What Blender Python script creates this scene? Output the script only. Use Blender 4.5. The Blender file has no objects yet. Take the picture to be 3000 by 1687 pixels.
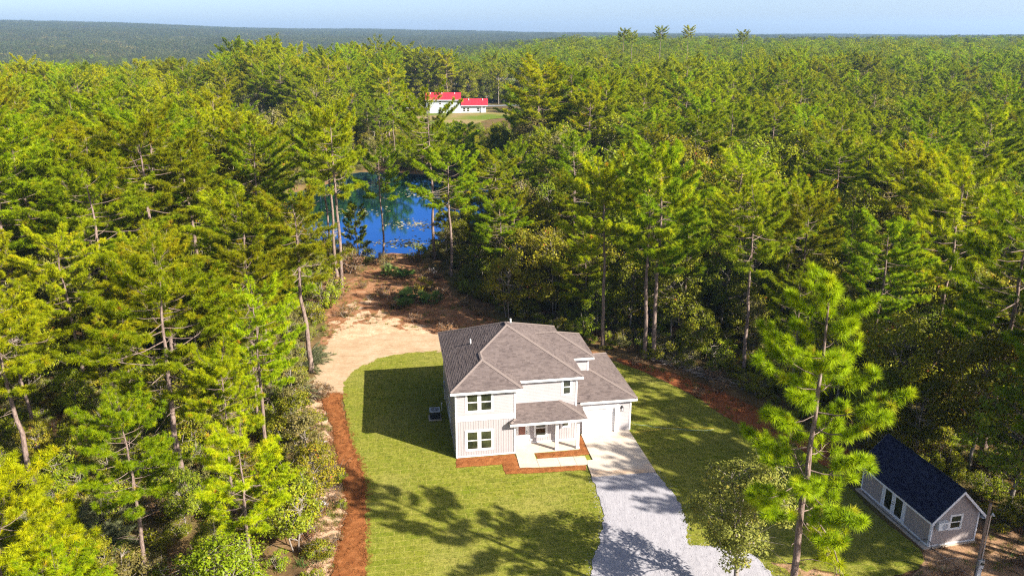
import bpy, math, random
import numpy as np
from mathutils import Vector, Matrix
from mathutils.geometry import delaunay_2d_cdt

S = bpy.context.scene
COL = S.collection
R_ = math.radians

# ------------------------------------------------------------------ camera, sky, sun, exposure
CAM_H = 32.0
cam_d = bpy.data.cameras.new('camera'); cam = bpy.data.objects.new('camera', cam_d); COL.objects.link(cam)
cam.location = (0, 0, CAM_H); cam.rotation_euler = (R_(90 - 17.86), 0, 0)
cam_d.sensor_width = 36; cam_d.lens = 36 * 2292 / 3000
cam_d.clip_start = 0.5; cam_d.clip_end = 30000
S.camera = cam

SUN_AZ = -31.0          # degrees from +X, counter-clockwise; towards the sun
SUN_EL = 32.5
W = bpy.data.worlds.new('World'); S.world = W; W.use_nodes = True
wn = W.node_tree.nodes; wl = W.node_tree.links
bg = wn['Background']
sky = wn.new('ShaderNodeTexSky'); sky.sky_type = 'NISHITA'; sky.sun_disc = False
sky.sun_elevation = R_(SUN_EL); sky.sun_rotation = R_(90 - SUN_AZ)
sky.altitude = 30; sky.air_density = 0.5; sky.dust_density = 1.5; sky.ozone_density = 0.7
wl.new(sky.outputs[0], bg.inputs[0]); bg.inputs[1].default_value = 0.082

sun_d = bpy.data.lights.new('sun', 'SUN'); sun = bpy.data.objects.new('sun', sun_d); COL.objects.link(sun)
sun_d.energy = 4.8; sun_d.angle = R_(0.53); sun_d.color = (1.0, 0.94, 0.84)
sdir = Vector((math.cos(R_(SUN_AZ)) * math.cos(R_(SUN_EL)), math.sin(R_(SUN_AZ)) * math.cos(R_(SUN_EL)), math.sin(R_(SUN_EL))))
sun.rotation_euler = sdir.to_track_quat('Z', 'Y').to_euler(); sun.location = (60, -40, 90)

S.view_settings.view_transform = 'Standard'; S.view_settings.look = 'None'
S.view_settings.gamma = 1; S.view_settings.exposure = 1.6
S.view_settings.use_curve_mapping = False
S.render.engine = 'CYCLES'
S.cycles.max_bounces = 6; S.cycles.diffuse_bounces = 3; S.cycles.glossy_bounces = 3
S.cycles.transmission_bounces = 3; S.cycles.volume_bounces = 0; S.cycles.transparent_max_bounces = 4
S.cycles.caustics_reflective = False; S.cycles.caustics_refractive = False
S.cycles.use_denoising = False
S.cycles.pixel_filter_type = 'BLACKMAN_HARRIS'; S.cycles.filter_width = 1.2

# ------------------------------------------------------------------ helpers
def ss(a, b, x):
    t = np.clip((np.asarray(x, float) - a) / (b - a), 0, 1); return t * t * (3 - 2 * t)

def tag(o, label=None, cat=None, group=None, kind=None):
    if label: o['label'] = label
    if cat: o['category'] = cat
    if group: o['group'] = group
    if kind: o['kind'] = kind
    return o

def link(o, parent=None):
    COL.objects.link(o)
    if parent is not None: o.parent = parent
    return o

def empty(name, loc=(0, 0, 0), rz=0.0):
    o = bpy.data.objects.new(name, None); o.location = loc; o.rotation_euler = (0, 0, rz)
    o.empty_display_size = 0.3
    return link(o)

def mesh_np(name, V, T, mats, mi=None, tint=None, smooth=False):
    """triangle mesh from arrays"""
    me = bpy.data.meshes.new(name)
    V = np.asarray(V, np.float32); T = np.asarray(T, np.int32); n = len(T)
    me.vertices.add(len(V)); me.vertices.foreach_set('co', V.ravel())
    me.loops.add(n * 3); me.loops.foreach_set('vertex_index', T.ravel())
    me.polygons.add(n); me.polygons.foreach_set('loop_start', np.arange(0, n * 3, 3, dtype=np.int32))
    for m in mats: me.materials.append(m)
    if mi is not None: me.polygons.foreach_set('material_index', np.asarray(mi, np.int32))
    if tint is not None:
        a = me.attributes.new('tint', 'FLOAT', 'POINT'); a.data.foreach_set('value', np.asarray(tint, np.float32))
    me.polygons.foreach_set('use_smooth', np.full(n, smooth, bool))
    me.update(calc_edges=True); me.validate()
    return me

class MB:
    def __init__(s): s.V = []; s.F = []; s.M = []
    def face(s, pts, m=0):
        k = len(s.V); s.V += [tuple(p) for p in pts]; s.F.append(tuple(range(k, k + len(pts)))); s.M.append(m)
    def hexa(s, p, m=0):
        k = len(s.V); s.V += [tuple(q) for q in p]
        for f in ((0, 3, 2, 1), (4, 5, 6, 7), (0, 1, 5, 4), (1, 2, 6, 5), (2, 3, 7, 6), (3, 0, 4, 7)):
            s.F.append(tuple(k + i for i in f)); s.M.append(m)
    def box(s, x0, x1, y0, y1, z0, z1, m=0):
        s.hexa([(x0, y0, z0), (x1, y0, z0), (x1, y1, z0), (x0, y1, z0), (x0, y0, z1), (x1, y0, z1), (x1, y1, z1), (x0, y1, z1)], m)
    def prism(s, poly, z0, z1, m=0):
        n = len(poly)
        s.face([(p[0], p[1], z1) for p in poly], m); s.face([(p[0], p[1], z0) for p in reversed(poly)], m)
        for i in range(n):
            a, b = poly[i], poly[(i + 1) % n]
            s.face([(a[0], a[1], z0), (b[0], b[1], z0), (b[0], b[1], z1), (a[0], a[1], z1)], m)
    def tube(s, path, rad, n=8, m=0, caps=True):
        path = [Vector(p) for p in path]
        if not hasattr(rad, '__len__'): rad = [rad] * len(path)
        k0 = len(s.V)
        for i, p in enumerate(path):
            t = (path[min(i + 1, len(path) - 1)] - path[max(i - 1, 0)]).normalized()
            a = t.cross(Vector((0, 0, 1)) if abs(t.z) < 0.9 else Vector((1, 0, 0))).normalized(); b = t.cross(a)
            for j in range(n):
                w = 2 * math.pi * j / n
                s.V.append(tuple(p + (a * math.cos(w) + b * math.sin(w)) * rad[i]))
        for i in range(len(path) - 1):
            for j in range(n):
                q = k0 + i * n
                s.F.append((q + j, q + (j + 1) % n, q + n + (j + 1) % n, q + n + j)); s.M.append(m)
        if caps:
            s.F.append(tuple(k0 + j for j in range(n))); s.M.append(m)
            q = k0 + (len(path) - 1) * n
            s.F.append(tuple(q + j for j in reversed(range(n)))); s.M.append(m)
    def mesh(s, name, mats):
        me = bpy.data.meshes.new(name); me.from_pydata(s.V, [], s.F)
        for m in (mats if isinstance(mats, (list, tuple)) else [mats]): me.materials.append(m)
        me.polygons.foreach_set('material_index', s.M); me.update()
        return me
    def build(s, name, mats, parent=None, **kw):
        o = bpy.data.objects.new(name, s.mesh(name, mats)); link(o, parent)
        if kw: tag(o, **kw)
        return o

def inst(name, me, parent=None, loc=(0, 0, 0), mat=None):
    o = bpy.data.objects.new(name, me); o.location = loc
    if mat is not None: o.matrix_local = mat
    return link(o, parent)

def in_poly(x, y, poly):
    x = np.asarray(x, float); y = np.asarray(y, float); c = np.zeros(x.shape, bool)
    n = len(poly); j = n - 1
    for i in range(n):
        xi, yi = poly[i]; xj, yj = poly[j]
        if yi != yj: c ^= ((yi > y) != (yj > y)) & (x < (xj - xi) * (y - yi) / (yj - yi) + xi)
        j = i
    return c

def dist_poly(x, y, poly):
    x = np.asarray(x, float); y = np.asarray(y, float); d = np.full(x.shape, 1e9)
    n = len(poly)
    for i in range(n):
        ax, ay = poly[i]; bx, by = poly[(i + 1) % n]
        L = (bx - ax) ** 2 + (by - ay) ** 2 + 1e-9
        t = np.clip(((x - ax) * (bx - ax) + (y - ay) * (by - ay)) / L, 0, 1)
        d = np.minimum(d, np.hypot(x - ax - t * (bx - ax), y - ay - t * (by - ay)))
    return d

def smooth_poly(poly, step=0.5, jit=0.0, seed=1, corners=()):
    """closed Catmull-Rom through the points, resampled and made slightly ragged"""
    rg = random.Random(seed); n = len(poly); out = []
    for i in range(n):
        p0, p1, p2, p3 = (Vector(poly[(i + k) % n]) for k in (-1, 0, 1, 2))
        L = (p2 - p1).length; k = max(1, int(L / step))
        sharp = i in corners or (i + 1) % n in corners
        for q in range(k):
            t = q / k
            if sharp: p = p1.lerp(p2, t)
            else:
                p = 0.5 * ((2 * p1) + (p2 - p0) * t + (2 * p0 - 5 * p1 + 4 * p2 - p3) * t * t + (3 * p1 - p0 - 3 * p2 + p3) * t ** 3)
            out.append((p.x + rg.uniform(-jit, jit), p.y + rg.uniform(-jit, jit)))
    return out

# ------------------------------------------------------------------ node materials
class NT:
    def __init__(s, name):
        s.m = bpy.data.materials.new(name); s.m.use_nodes = True
        s.t = s.m.node_tree; s.t.nodes.clear(); s.out = s.n('ShaderNodeOutputMaterial')
    def n(s, ty, **kw):
        nd = s.t.nodes.new(ty)
        for k, v in kw.items():
            if k in nd.inputs: s.set(nd.inputs[k], v)
            else: setattr(nd, k, v)
        return nd
    def set(s, inp, v):
        if isinstance(v, bpy.types.NodeSocket): s.t.links.new(v, inp)
        elif isinstance(v, (tuple, list)) and len(v) == 3 and inp.type == 'RGBA': inp.default_value = (*v, 1)
        else: inp.default_value = v
    def coords(s, kind='Object'): return s.n('ShaderNodeTexCoord').outputs[kind]
    def geo(s): return s.n('ShaderNodeNewGeometry').outputs['Position']
    def noise(s, vec, scale, detail=4, rough=0.55, dist=0.0):
        return s.n('ShaderNodeTexNoise', Vector=vec, Scale=scale, Detail=detail, Roughness=rough, Distortion=dist).outputs['Fac']
    def ramp(s, fac, stops, interp='LINEAR'):
        r = s.n('ShaderNodeValToRGB', Fac=fac); e = r.color_ramp.elements; r.color_ramp.interpolation = interp
        while len(e) < len(stops): e.new(0.5)
        for k, (p, c) in enumerate(stops):
            e[k].position = p; e[k].color = (*c, 1) if len(c) == 3 else c
        return r.outputs['Color']
    def mix(s, fac, a, b, mode='MIX'):
        nd = s.n('ShaderNodeMix', data_type='RGBA', blend_type=mode)
        s.set(nd.inputs[0], fac); s.set(nd.inputs[6], a); s.set(nd.inputs[7], b); return nd.outputs[2]
    def math(s, op, a, b=0.0, clamp=False):
        nd = s.n('ShaderNodeMath', operation=op, use_clamp=clamp); s.set(nd.inputs[0], a); s.set(nd.inputs[1], b); return nd.outputs[0]
    def mapr(s, v, a, b, c, d):
        nd = s.n('ShaderNodeMapRange'); 
        for i, q in enumerate((v, a, b, c, d)): s.set(nd.inputs[i], q)
        return nd.outputs[0]
    def mapping(s, vec, scale=(1, 1, 1), rot=(0, 0, 0)):
        nd = s.n('ShaderNodeMapping'); s.set(nd.inputs['Vector'], vec); nd.inputs['Scale'].default_value = scale; nd.inputs['Rotation'].default_value = rot
        return nd.outputs[0]
    def bump(s, h, strength=0.5, dist=0.05):
        return s.n('ShaderNodeBump', Height=h, Strength=strength, Distance=dist).outputs['Normal']
    def bsdf(s, color, rough=0.8, normal=None, spec=0.3, metal=0.0):
        p = s.n('ShaderNodeBsdfPrincipled'); s.set(p.inputs['Base Color'], color); s.set(p.inputs['Roughness'], rough)
        p.inputs['Specular IOR Level'].default_value = spec; p.inputs['Metallic'].default_value = metal
        if normal is not None: s.set(p.inputs['Normal'], normal)
        s.t.links.new(p.outputs[0], s.out.inputs[0]); return p
    def done(s): return s.m

def plain(name, col, rough=0.6, var=0.06, scale=3.0, spec=0.3, metal=0.0, bump=0.0):
    t = NT(name); c = t.coords()
    f = t.noise(c, scale, 5)
    lo = tuple(v * (1 - var) for v in col); hi = tuple(min(1, v * (1 + var)) for v in col)
    colr = t.ramp(f, [(0.3, lo), (0.7, hi)])
    t.bsdf(colr, rough, t.bump(t.noise(c, scale * 8, 3), bump, 0.02) if bump else None, spec, metal)
    return t.done()

M = {}
def foliage(name, stops, trans=0.32, rnd=(0.78, 1.18), hue=0.02):
    t = NT(name)
    a = t.n('ShaderNodeAttribute', attribute_name='tint', attribute_type='GEOMETRY').outputs['Fac']
    oi = t.n('ShaderNodeObjectInfo').outputs['Random']
    col = t.ramp(a, stops)
    br = t.mapr(oi, 0, 1, rnd[0], rnd[1])
    h2 = t.math('FRACT', t.math('MULTIPLY', oi, 7.31))
    hs = t.n('ShaderNodeHueSaturation'); t.set(hs.inputs['Color'], col); t.set(hs.inputs['Value'], br)
    t.set(hs.inputs['Hue'], t.mapr(h2, 0, 1, 0.5 - hue, 0.5 + hue))
    d = t.n('ShaderNodeBsdfDiffuse', Color=hs.outputs[0]); tr = t.n('ShaderNodeBsdfTranslucent', Color=hs.outputs[0])
    mx = t.n('ShaderNodeMixShader'); mx.inputs[0].default_value = trans
    t.t.links.new(d.outputs[0], mx.inputs[1]); t.t.links.new(tr.outputs[0], mx.inputs[2])
    gl = t.n('ShaderNodeBsdfGlossy', Roughness=0.45); gl.inputs['Color'].default_value = (1, 1, 1, 1)
    m2 = t.n('ShaderNodeMixShader'); m2.inputs[0].default_value = 0.006
    t.t.links.new(mx.outputs[0], m2.inputs[1]); t.t.links.new(gl.outputs[0], m2.inputs[2])
    t.t.links.new(m2.outputs[0], t.out.inputs[0])
    return t.done()

M['needle'] = foliage('pine_needles', [(0.0, (.13, .19, .003)), (0.4, (.31, .385, .004)), (0.75, (.46, .48, .006)), (0.93, (.50, .43, .012)), (1.0, (.48, .20, .03))], trans=.45, rnd=(.62, 1.22), hue=.024)
M['needle_hero'] = foliage('long_pine_needles', [(0.0, (.13, .21, .004)), (0.5, (.31, .41, .005)), (0.85, (.44, .47, .008)), (0.96, (.36, .30, .03)), (1.0, (.36, .16, .04))], trans=.4)
M['leaf'] = foliage('broad_leaves', [(0.0, (.06, .08, .006)), (0.45, (.215, .23, .012)), (0.8, (.34, .31, .018)), (0.95, (.33, .24, .03)), (1.0, (.38, .14, .03))], rnd=(.7, 1.2), hue=.03)
M['leaf_oak'] = foliage('oak_leaves', [(0.0, (.11, .12, .025)), (0.45, (.28, .265, .05)), (0.8, (.33, .28, .06)), (1.0, (.40, .28, .06))])
M['leaf_pale'] = foliage('pale_autumn_leaves', [(0.0, (.11, .11, .03)), (0.5, (.22, .20, .05)), (1.0, (.34, .26, .07))], rnd=(.75, 1.15), hue=.02)
M['leaf_bright'] = foliage('bright_leaves', [(0.0, (.10, .13, .006)), (0.5, (.25, .29, .008)), (0.9, (.28, .28, .02)), (1.0, (.40, .28, .03))], rnd=(.85, 1.15))
M['feather'] = foliage('feathery_grey_green', [(0.0, (.08, .10, .045)), (0.6, (.19, .205, .085)), (1.0, (.34, .31, .16))], rnd=(.9, 1.1))
M['fern'] = foliage('fern_green', [(0.0, (.03, .07, .015)), (0.6, (.08, .16, .03)), (1.0, (.2, .22, .04))])
M['dry'] = foliage('dry_brown_leaves', [(0.0, (.09, .05, .025)), (0.6, (.2, .12, .05)), (1.0, (.33, .2, .07))], trans=.2)
M['grass'] = foliage('grass_blades', [(0.0, (.10, .13, .012)), (0.5, (.18, .20, .024)), (0.85, (.235, .225, .06)), (1.0, (.33, .27, .11))], trans=.3, rnd=(.85, 1.12), hue=.012)

def bark(name, a, b, c):
    t = NT(name); v = t.coords()
    f = t.noise(t.mapping(v, (6, 6, 1.6)), 1.6, 6, .65); g = t.noise(v, .5, 2)
    col = t.mix(g, t.ramp(f, [(.3, a), (.5, b), (.72, c)]), (.8, .74, .7), 'MULTIPLY')
    t.bsdf(col, .9, t.bump(f, .9, .06), .1); return t.done()
M['bark'] = bark('pine_bark', (.085, .06, .05), (.21, .155, .13), (.34, .27, .235))
M['bark_grey'] = bark('grey_bark', (.13, .11, .095), (.27, .235, .2), (.42, .37, .32))
M['deadwood'] = bark('bleached_dead_wood', (.2, .165, .14), (.34, .29, .25), (.5, .44, .38))

def ground_mat():
    t = NT('forest_floor'); p = t.geo()
    a = t.noise(p, .35, 6, .65); b = t.noise(p, 2.2, 5, .7); c = t.noise(p, .045, 3)
    litter = t.ramp(a, [(.25, (.075, .045, .024)), (.5, (.155, .085, .04)), (.75, (.24, .15, .075))])
    green = t.ramp(b, [(.3, (.05, .06, .016)), (.7, (.13, .125, .035))])
    near = t.mix(t.mapr(c, .42, .6, 0, .75), litter, green)
    far = t.ramp(t.noise(p, .012, 5), [(.3, (.05, .06, .018)), (.7, (.12, .12, .035))])
    ln = t.n('ShaderNodeVectorMath', operation='LENGTH'); t.set(ln.inputs[0], p)
    col = t.mix(t.mapr(ln.outputs['Value'], 250, 500, 0, 1), near, far)
    t.bsdf(col, .95, t.bump(b, .8, .12), .05); return t.done()
M['floor'] = ground_mat()

def lawn_mat(name='sod_lawn', dry=0.0):
    t = NT(name); p = t.geo()
    q = t.mapping(p, (1, 1, 1), (0, 0, R_(-9.2)))
    br = t.n('ShaderNodeTexBrick', Scale=1.0); br.inputs['Vector'].default_value = (0, 0, 0); t.set(br.inputs['Vector'], q)
    br.inputs['Color1'].default_value = (.148, .176, .012, 1); br.inputs['Color2'].default_value = (.215, .214, .022, 1); br.inputs['Mortar'].default_value = (.33, .29, .07, 1)
    br.inputs['Mortar Size'].default_value = .028; br.inputs['Brick Width'].default_value = 1.25; br.inputs['Row Height'].default_value = .6
    a = t.noise(p, 1.1, 6, .7); b = t.noise(p, 9, 4, .7); c = t.noise(p, .16, 4)
    col = t.mix(t.mapr(a, .36, .7, 0, .8), br.outputs['Color'], (.28, .25, .05))
    col = t.mix(t.mapr(b, .4, .75, 0, .6), col, (.07, .105, .010))
    col = t.mix(t.mapr(c, .5, .72, 0, .5), col, (.28, .245, .07))
    t.bsdf(col, .95, t.bump(b, .9, .05), .05); return t.done()
M['lawn'] = lawn_mat()

def soil(name, stops, sc, bumpd=.05, streak=None, rough=.95):
    t = NT(name); p = t.geo()
    a = t.noise(p, sc, 6, .7); b = t.noise(p, sc * 7, 4, .75)
    f = t.math('ADD', t.math('MULTIPLY', a, .6), t.math('MULTIPLY', b, .4))
    col = t.ramp(f, stops)
    h = b
    if streak:
        w = t.noise(t.mapping(p, streak[0], streak[1]), 1.0, 4, .6, .6)
        col = t.mix(t.mapr(w, .52, .72, 0, streak[2]), col, streak[3]); h = t.math('ADD', t.math('MULTIPLY', b, .4), t.math('MULTIPLY', w, -1.0))
    t.bsdf(col, rough, t.bump(h, .8, bumpd), .08); return t.done()
M['sand'] = soil('bare_sand', [(.3, (.27, .17, .095)), (.5, (.39, .275, .17)), (.7, (.47, .36, .25))], .5, .07, ((.28, 3.2, 1), (0, 0, R_(-62)), .6, (.29, .175, .095)))
M['sandpatch'] = soil('sandy_scrub', [(.3, (.25, .13, .065)), (.5, (.48, .31, .19)), (.7, (.62, .47, .34))], .9, .06)
M['straw'] = soil('pine_straw', [(.28, (.10, .03, .010)), (.5, (.24, .085, .026)), (.72, (.35, .15, .055))], 2.4, .1)
M['strawpath'] = soil('straw_littered_path', [(.28, (.09, .038, .018)), (.45, (.22, .095, .042)), (.58, (.32, .17, .09)), (.72, (.48, .34, .22))], .55, .08)
M['redsoil'] = soil('red_clay', [(.3, (.13, .035, .016)), (.5, (.27, .085, .03)), (.7, (.40, .16, .07))], 1.2, .08)
M['browndirt'] = soil('brown_dirt', [(.3, (.16, .085, .05)), (.5, (.34, .2, .11)), (.7, (.48, .33, .2))], 1.0, .08)
M['gravel'] = soil('crushed_stone', [(.25, (.25, .235, .25)), (.5, (.325, .31, .325)), (.75, (.39, .375, .395))], 3.0, .05, ((2.2, .5, 1), (0, 0, R_(-4)), .07, (.24, .22, .23)))
def concrete_mat():
    t = NT('concrete'); p = t.geo()
    a = t.noise(p, .9, 5, .6); b = t.noise(p, 14, 4, .6); c = t.noise(t.mapping(p, (.35, 1.1, 1), (0, 0, R_(-9))), .55, 4, .6)
    col = t.ramp(a, [(.3, (.44, .365, .29)), (.7, (.53, .46, .385))])
    col = t.mix(t.mapr(c, .54, .72, 0, .7), col, (.50, .29, .14))
    col = t.mix(t.mapr(b, .3, .7, 0, .12), col, (.3, .25, .2))
    t.bsdf(col, .85, t.bump(b, .2, .01), .2); return t.done()
M['concrete'] = concrete_mat()
M['siding'] = plain('beige_siding', (.35, .318, .318), .6, .04, 1.2)
M['white'] = plain('white_trim', (.72, .71, .70), .5, .02, 2.0)
M['door_white'] = plain('white_door_paint', (.80, .80, .80), .4, .02, 2.0)
M['glass'] = None
def glass_mat():
    t = NT('window_glass'); c = t.coords()
    col = t.ramp(t.noise(c, 1.3, 2), [(.35, (.012, .014, .010)), (.7, (.05, .055, .025))])  # dark room and greenish reflections are put into the pane colour
    p = t.bsdf(col, .03, None, .7); return t.done()
M['glass'] = glass_mat()
M['blackmetal'] = plain('black_metal', (.03, .03, .032), .4, .1, 4, .5)
M['steel'] = plain('galvanised_steel', (.42, .44, .47), .38, .08, 5, .5, .6)
M['acgrey'] = plain('grey_cabinet_paint', (.42, .43, .45), .45, .05, 4, .4)
M['pvc'] = plain('white_plastic', (.78, .78, .77), .4, .03, 4, .4)
M['wood'] = bark('weathered_post', (.13, .10, .08), (.24, .19, .155), (.34, .28, .23))
M['shedwall'] = plain('taupe_shed_panels', (.32, .275, .26), .65, .05, 1.5)
M['shedtrim'] = plain('shed_white_trim', (.70, .70, .72), .5, .03, 2)
def shingle(name, col, var):
    t = NT(name); c = t.coords()
    b = t.noise(c, 22, 4, .7); a = t.noise(c, .7, 3)
    k = t.ramp(b, [(.3, tuple(v * (1 - var) for v in col)), (.7, tuple(v * (1 + var) for v in col))])
    k = t.mix(t.mapr(a, .3, .7, 0, .18), k, (.30, .24, .21))
    t.bsdf(k, .95, t.bump(b, .5, .01), .08); return t.done()
M['sh0'] = shingle('shingle_mid', (.112, .088, .082), .12); M['sh1'] = shingle('shingle_dark', (.086, .067, .063), .12); M['sh2'] = shingle('shingle_light', (.128, .101, .094), .12)
M['cap'] = shingle('shingle_cap', (.175, .14, .125), .15)
M['shd0'] = shingle('shed_shingle_a', (.018, .022, .045), .25); M['shd1'] = shingle('shed_shingle_b', (.011, .013, .03), .25); M['shd2'] = shingle('shed_shingle_c', (.026, .031, .06), .25)  # blue of the sky on shaded shingles is put into these colours
for k in ('shd0', 'shd1', 'shd2'):
    for nd in M[k].node_tree.nodes:
        if nd.bl_idname == 'ShaderNodeMix': nd.inputs[7].default_value = (.03, .034, .06, 1)
M['redroof'] = plain('red_metal_roof', (.40, .025, .04), .45, .06, .6, .4)
M['farwhite'] = plain('pale_blue_white', (.42, .47, .52), .6, .04, .6)  # even pale blue-white on the far walls, gables and gutters
M['asphalt'] = plain('asphalt', (.16, .165, .18), .9, .12, .3)
M['yellow'] = plain('yellow_hose', (.65, .42, .03), .5, .1, 3)
M['teal'] = plain('pale_green_hose', (.30, .42, .34), .5, .1, 3)
M['lily'] = foliage('lily_pads', [(0, (.18, .19, .07)), (.6, (.36, .33, .17)), (1, (.55, .46, .3))], trans=.05)

def water_mat():
    t = NT('pond_water'); p = t.geo()
    n1 = t.noise(p, 1.6, 3, .6); n2 = t.noise(p, .25, 2)
    nb = t.bump(t.math('ADD', n1, n2), .035, .05)
    d = t.n('ShaderNodeBsdfDiffuse', Color=(.004, .014, .035)); 
    g = t.n('ShaderNodeBsdfGlossy', Roughness=.05); g.inputs['Color'].default_value = (.19, .50, 1.0, 1)  # blue of the reflected sky is put into the gloss tint
    t.set(g.inputs['Normal'], nb)
    mx = t.n('ShaderNodeMixShader'); mx.inputs[0].default_value = .72
    t.t.links.new(d.outputs[0], mx.inputs[1]); t.t.links.new(g.outputs[0], mx.inputs[2]); t.t.links.new(mx.outputs[0], t.out.inputs[0])
    return t.done()
M['water'] = water_mat()

# ------------------------------------------------------------------ the lie of the land
POND = [(-44, 134), (-50, 163), (-44, 176), (-38, 196), (-18, 191), (-5, 184), (2, 166), (-6, 140), (-12, 126), (-15.3, 116.4), (-20.6, 116.2), (-28, 121), (-34, 126)]
POND_S = smooth_poly(POND, 1.5, .25, 3)
WATER_Z = -0.7
def land(x, y):
    x = np.asarray(x, float); y = np.asarray(y, float)
    r = np.hypot(x, y); a = np.degrees(np.arctan2(x, y))
    z = .5 * np.sin(x / 23 + 1) * np.sin(y / 29) * ss(120, 200, r) * (1 - ss(260, 320, r))
    wlft = 1 - ss(-12, 6, a)
    z = z - 24 * wlft * ss(350, 640, r) * (1 - ss(1300, 3000, r))
    hr = np.interp(a, [-180, -60, -34, -17, 0, 14, 34, 60, 180], [60, 100, 98, 60, 31, 15, 6, 8, 60])
    z = z + hr * ss(1700, 5600, r)
    z = z + 7 * ss(260, 800, r) * (1 - wlft) * (1 - .4 * ss(1200, 2600, r))
    z = z + (np.sin(x / 310 + y / 520) * 4 + np.sin(x / 170 - y / 260 + 2) * 2.5) * ss(900, 2600, r)
    d = dist_poly(x, y, POND_S) * np.where(in_poly(x, y, POND_S), 1, -1)
    z = z - 1.7 * ss(-2.2, 3.0, d)
    return z

def build_land():
    rr = np.concatenate([np.arange(4, 90, 4.0), np.arange(90, 215, 2.0), np.arange(215, 420, 6.0), np.geomspace(420, 9200, 70)])
    aa = np.radians(np.concatenate([np.arange(-50, 50, .6), np.arange(50, 310, 3.0)]))
    X = np.outer(rr, np.sin(aa)); Y = np.outer(rr, np.cos(aa)); Z = land(X, Y)
    nr, na = X.shape
    V = np.stack([X.ravel(), Y.ravel(), Z.ravel()], 1); V = np.vstack([V, [[0, 0, 0]]])
    i = np.arange(nr - 1)[:, None] * na + np.arange(na)[None, :]; j = np.roll(i, -1, 1)
    T = np.concatenate([np.stack([i, i + na, j + na], -1).reshape(-1, 3), np.stack([i, j + na, j], -1).reshape(-1, 3)])
    c = len(V) - 1; k = np.arange(na); T = np.vstack([T, np.stack([np.full(na, c), k, np.roll(k, -1)], 1)])
    T = T[:, [0, 2, 1]]
    me = mesh_np('ground', V, T, [M['floor']], smooth=True)
    o = inst('ground', me); tag(o, kind='structure', label='brown leaf-littered woodland ground under the pines and out to the hills')
build_land()

def sheet(name, poly, z, mat, step=1.0, bump=0.0, kind='structure', label=None, seed=0, side=.0):
    rg = random.Random(seed)
    xs = [p[0] for p in poly]; ys = [p[1] for p in poly]
    gx, gy = np.meshgrid(np.arange(min(xs), max(xs), step), np.arange(min(ys), max(ys), step))
    gx = gx.ravel() + np.array([rg.uniform(-.3, .3) * step for _ in range(gx.size)]); gy = gy.ravel() + np.array([rg.uniform(-.3, .3) * step for _ in range(gy.size)])
    ok = in_poly(gx, gy, poly) & (dist_poly(gx, gy, poly) > step * .45)
    pts = [Vector(p) for p in poly] + [Vector((a, b)) for a, b in zip(gx[ok], gy[ok])]
    n = len(poly)
    co, ed, fa, *_ = delaunay_2d_cdt(pts, [(i, (i + 1) % n) for i in range(n)], [], 1, 1e-4)
    px = np.array([c.x for c in co]); py = np.array([c.y for c in co])
    zz = np.zeros(len(co)) + z
    if bump:
        e = ss(0, .35, dist_poly(px, py, poly))
        zz = zz + e * bump * np.array([rg.uniform(.2, 1) for _ in co])
    V = [(a, b, c) for a, b, c in zip(px, py, zz)]
    me = bpy.data.meshes.new(name); me.from_pydata(V, [], [tuple(f) for f in fa]); me.materials.append(mat)
    me.polygons.foreach_set('use_smooth', [True] * len(me.polygons)); me.update()
    for p in me.polygons:
        if p.normal.z < 0: me.flip_normals()
        break
    return tag(inst(name, me), kind=kind, label=label)

# house frame
AZ = R_(9.2); HO = Vector((-4.4125, 55.03, 0)); HM = Matrix.Translation(HO) @ Matrix.Rotation(AZ, 4, 'Z')
def hw(x, y): p = HM @ Vector((x, y, 0)); return (p.x, p.y)

LAWN = [(-7.4, 22), (-9.0, 34), (-9.4, 40.8), (-10.4, 47.1), (-12.2, 54.1), (-14.6, 62.1), (-15.9, 66.9), (-16.3, 69.8), (-15.8, 72.5), (-14.0, 75.3), (-10.5, 76.9), (-6.5, 77.6), (0, 78.5), (6, 77.5), (11.1, 74.0), (13.8, 71.0), (17.1, 66.1), (18.6, 62.6), (20.6, 59.6), (22.9, 57.4), (24.9, 52.3), (25.4, 48), (26.6, 43.6), (25.6, 41.6), (22.0, 40.6), (19.0, 41.5), (17.6, 40.0), (16.9, 37), (15.5, 22)]
LAWN_S = smooth_poly(LAWN, .35, .09, 5)
GRAVEL = [hw(9.92, -4.42), (6.3, 50.4), (6.45, 47.9), (6.2, 46.0), (5.7, 43.8), (5.2, 42.3), (4.8, 40.0), (4.2, 34), (3.8, 24), (11, 24), (14.5, 28), (16.0, 34), (16.3, 40.0), (15.7, 42.6), (14.7, 43.6), (12.7, 43.85), (11.6, 44.0), (12.05, 46.3), (12.1, 47.9), (11.8, 50.2), hw(14.93, -4.5)]
GRAVEL_S = smooth_poly(GRAVEL, .3, .10, 8, corners=(0, 20))
SAND = [(-17.6, 65.9), (-18.6, 64.5), (-19.0, 67.5), (-19.3, 70.5), (-20.2, 77.7), (-19.6, 82.2), (-17.1, 85.6), (-13.2, 84.6), (-8, 82.5), (-3, 81), (2, 80.5), (6, 77.0), (0, 77.8), (-6.5, 77.0), (-10.4, 76.3), (-13.8, 74.6), (-15.5, 72.0), (-15.9, 69.6), (-15.7, 66.9)]
SAND_S = smooth_poly(SAND, .4, .22, 9)
STRAW = [(-17.7, 66.6), (-16.0, 66.9), (-15.7, 65.3), (-14.4, 61.0), (-12.9, 56.8), (-11.2, 52.0), (-10.2, 47.1), (-9.2, 40.9), (-8.6, 34), (-7.2, 22), (-9.0, 22), (-10.6, 34), (-11.2, 40.9), (-11.6, 44.9), (-11.7, 48.3), (-12.6, 50.9), (-13.8, 54.6), (-15.4, 60.1), (-17.0, 63.9)]
STRAW_S = smooth_poly(STRAW, .3, .12, 11)
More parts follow.
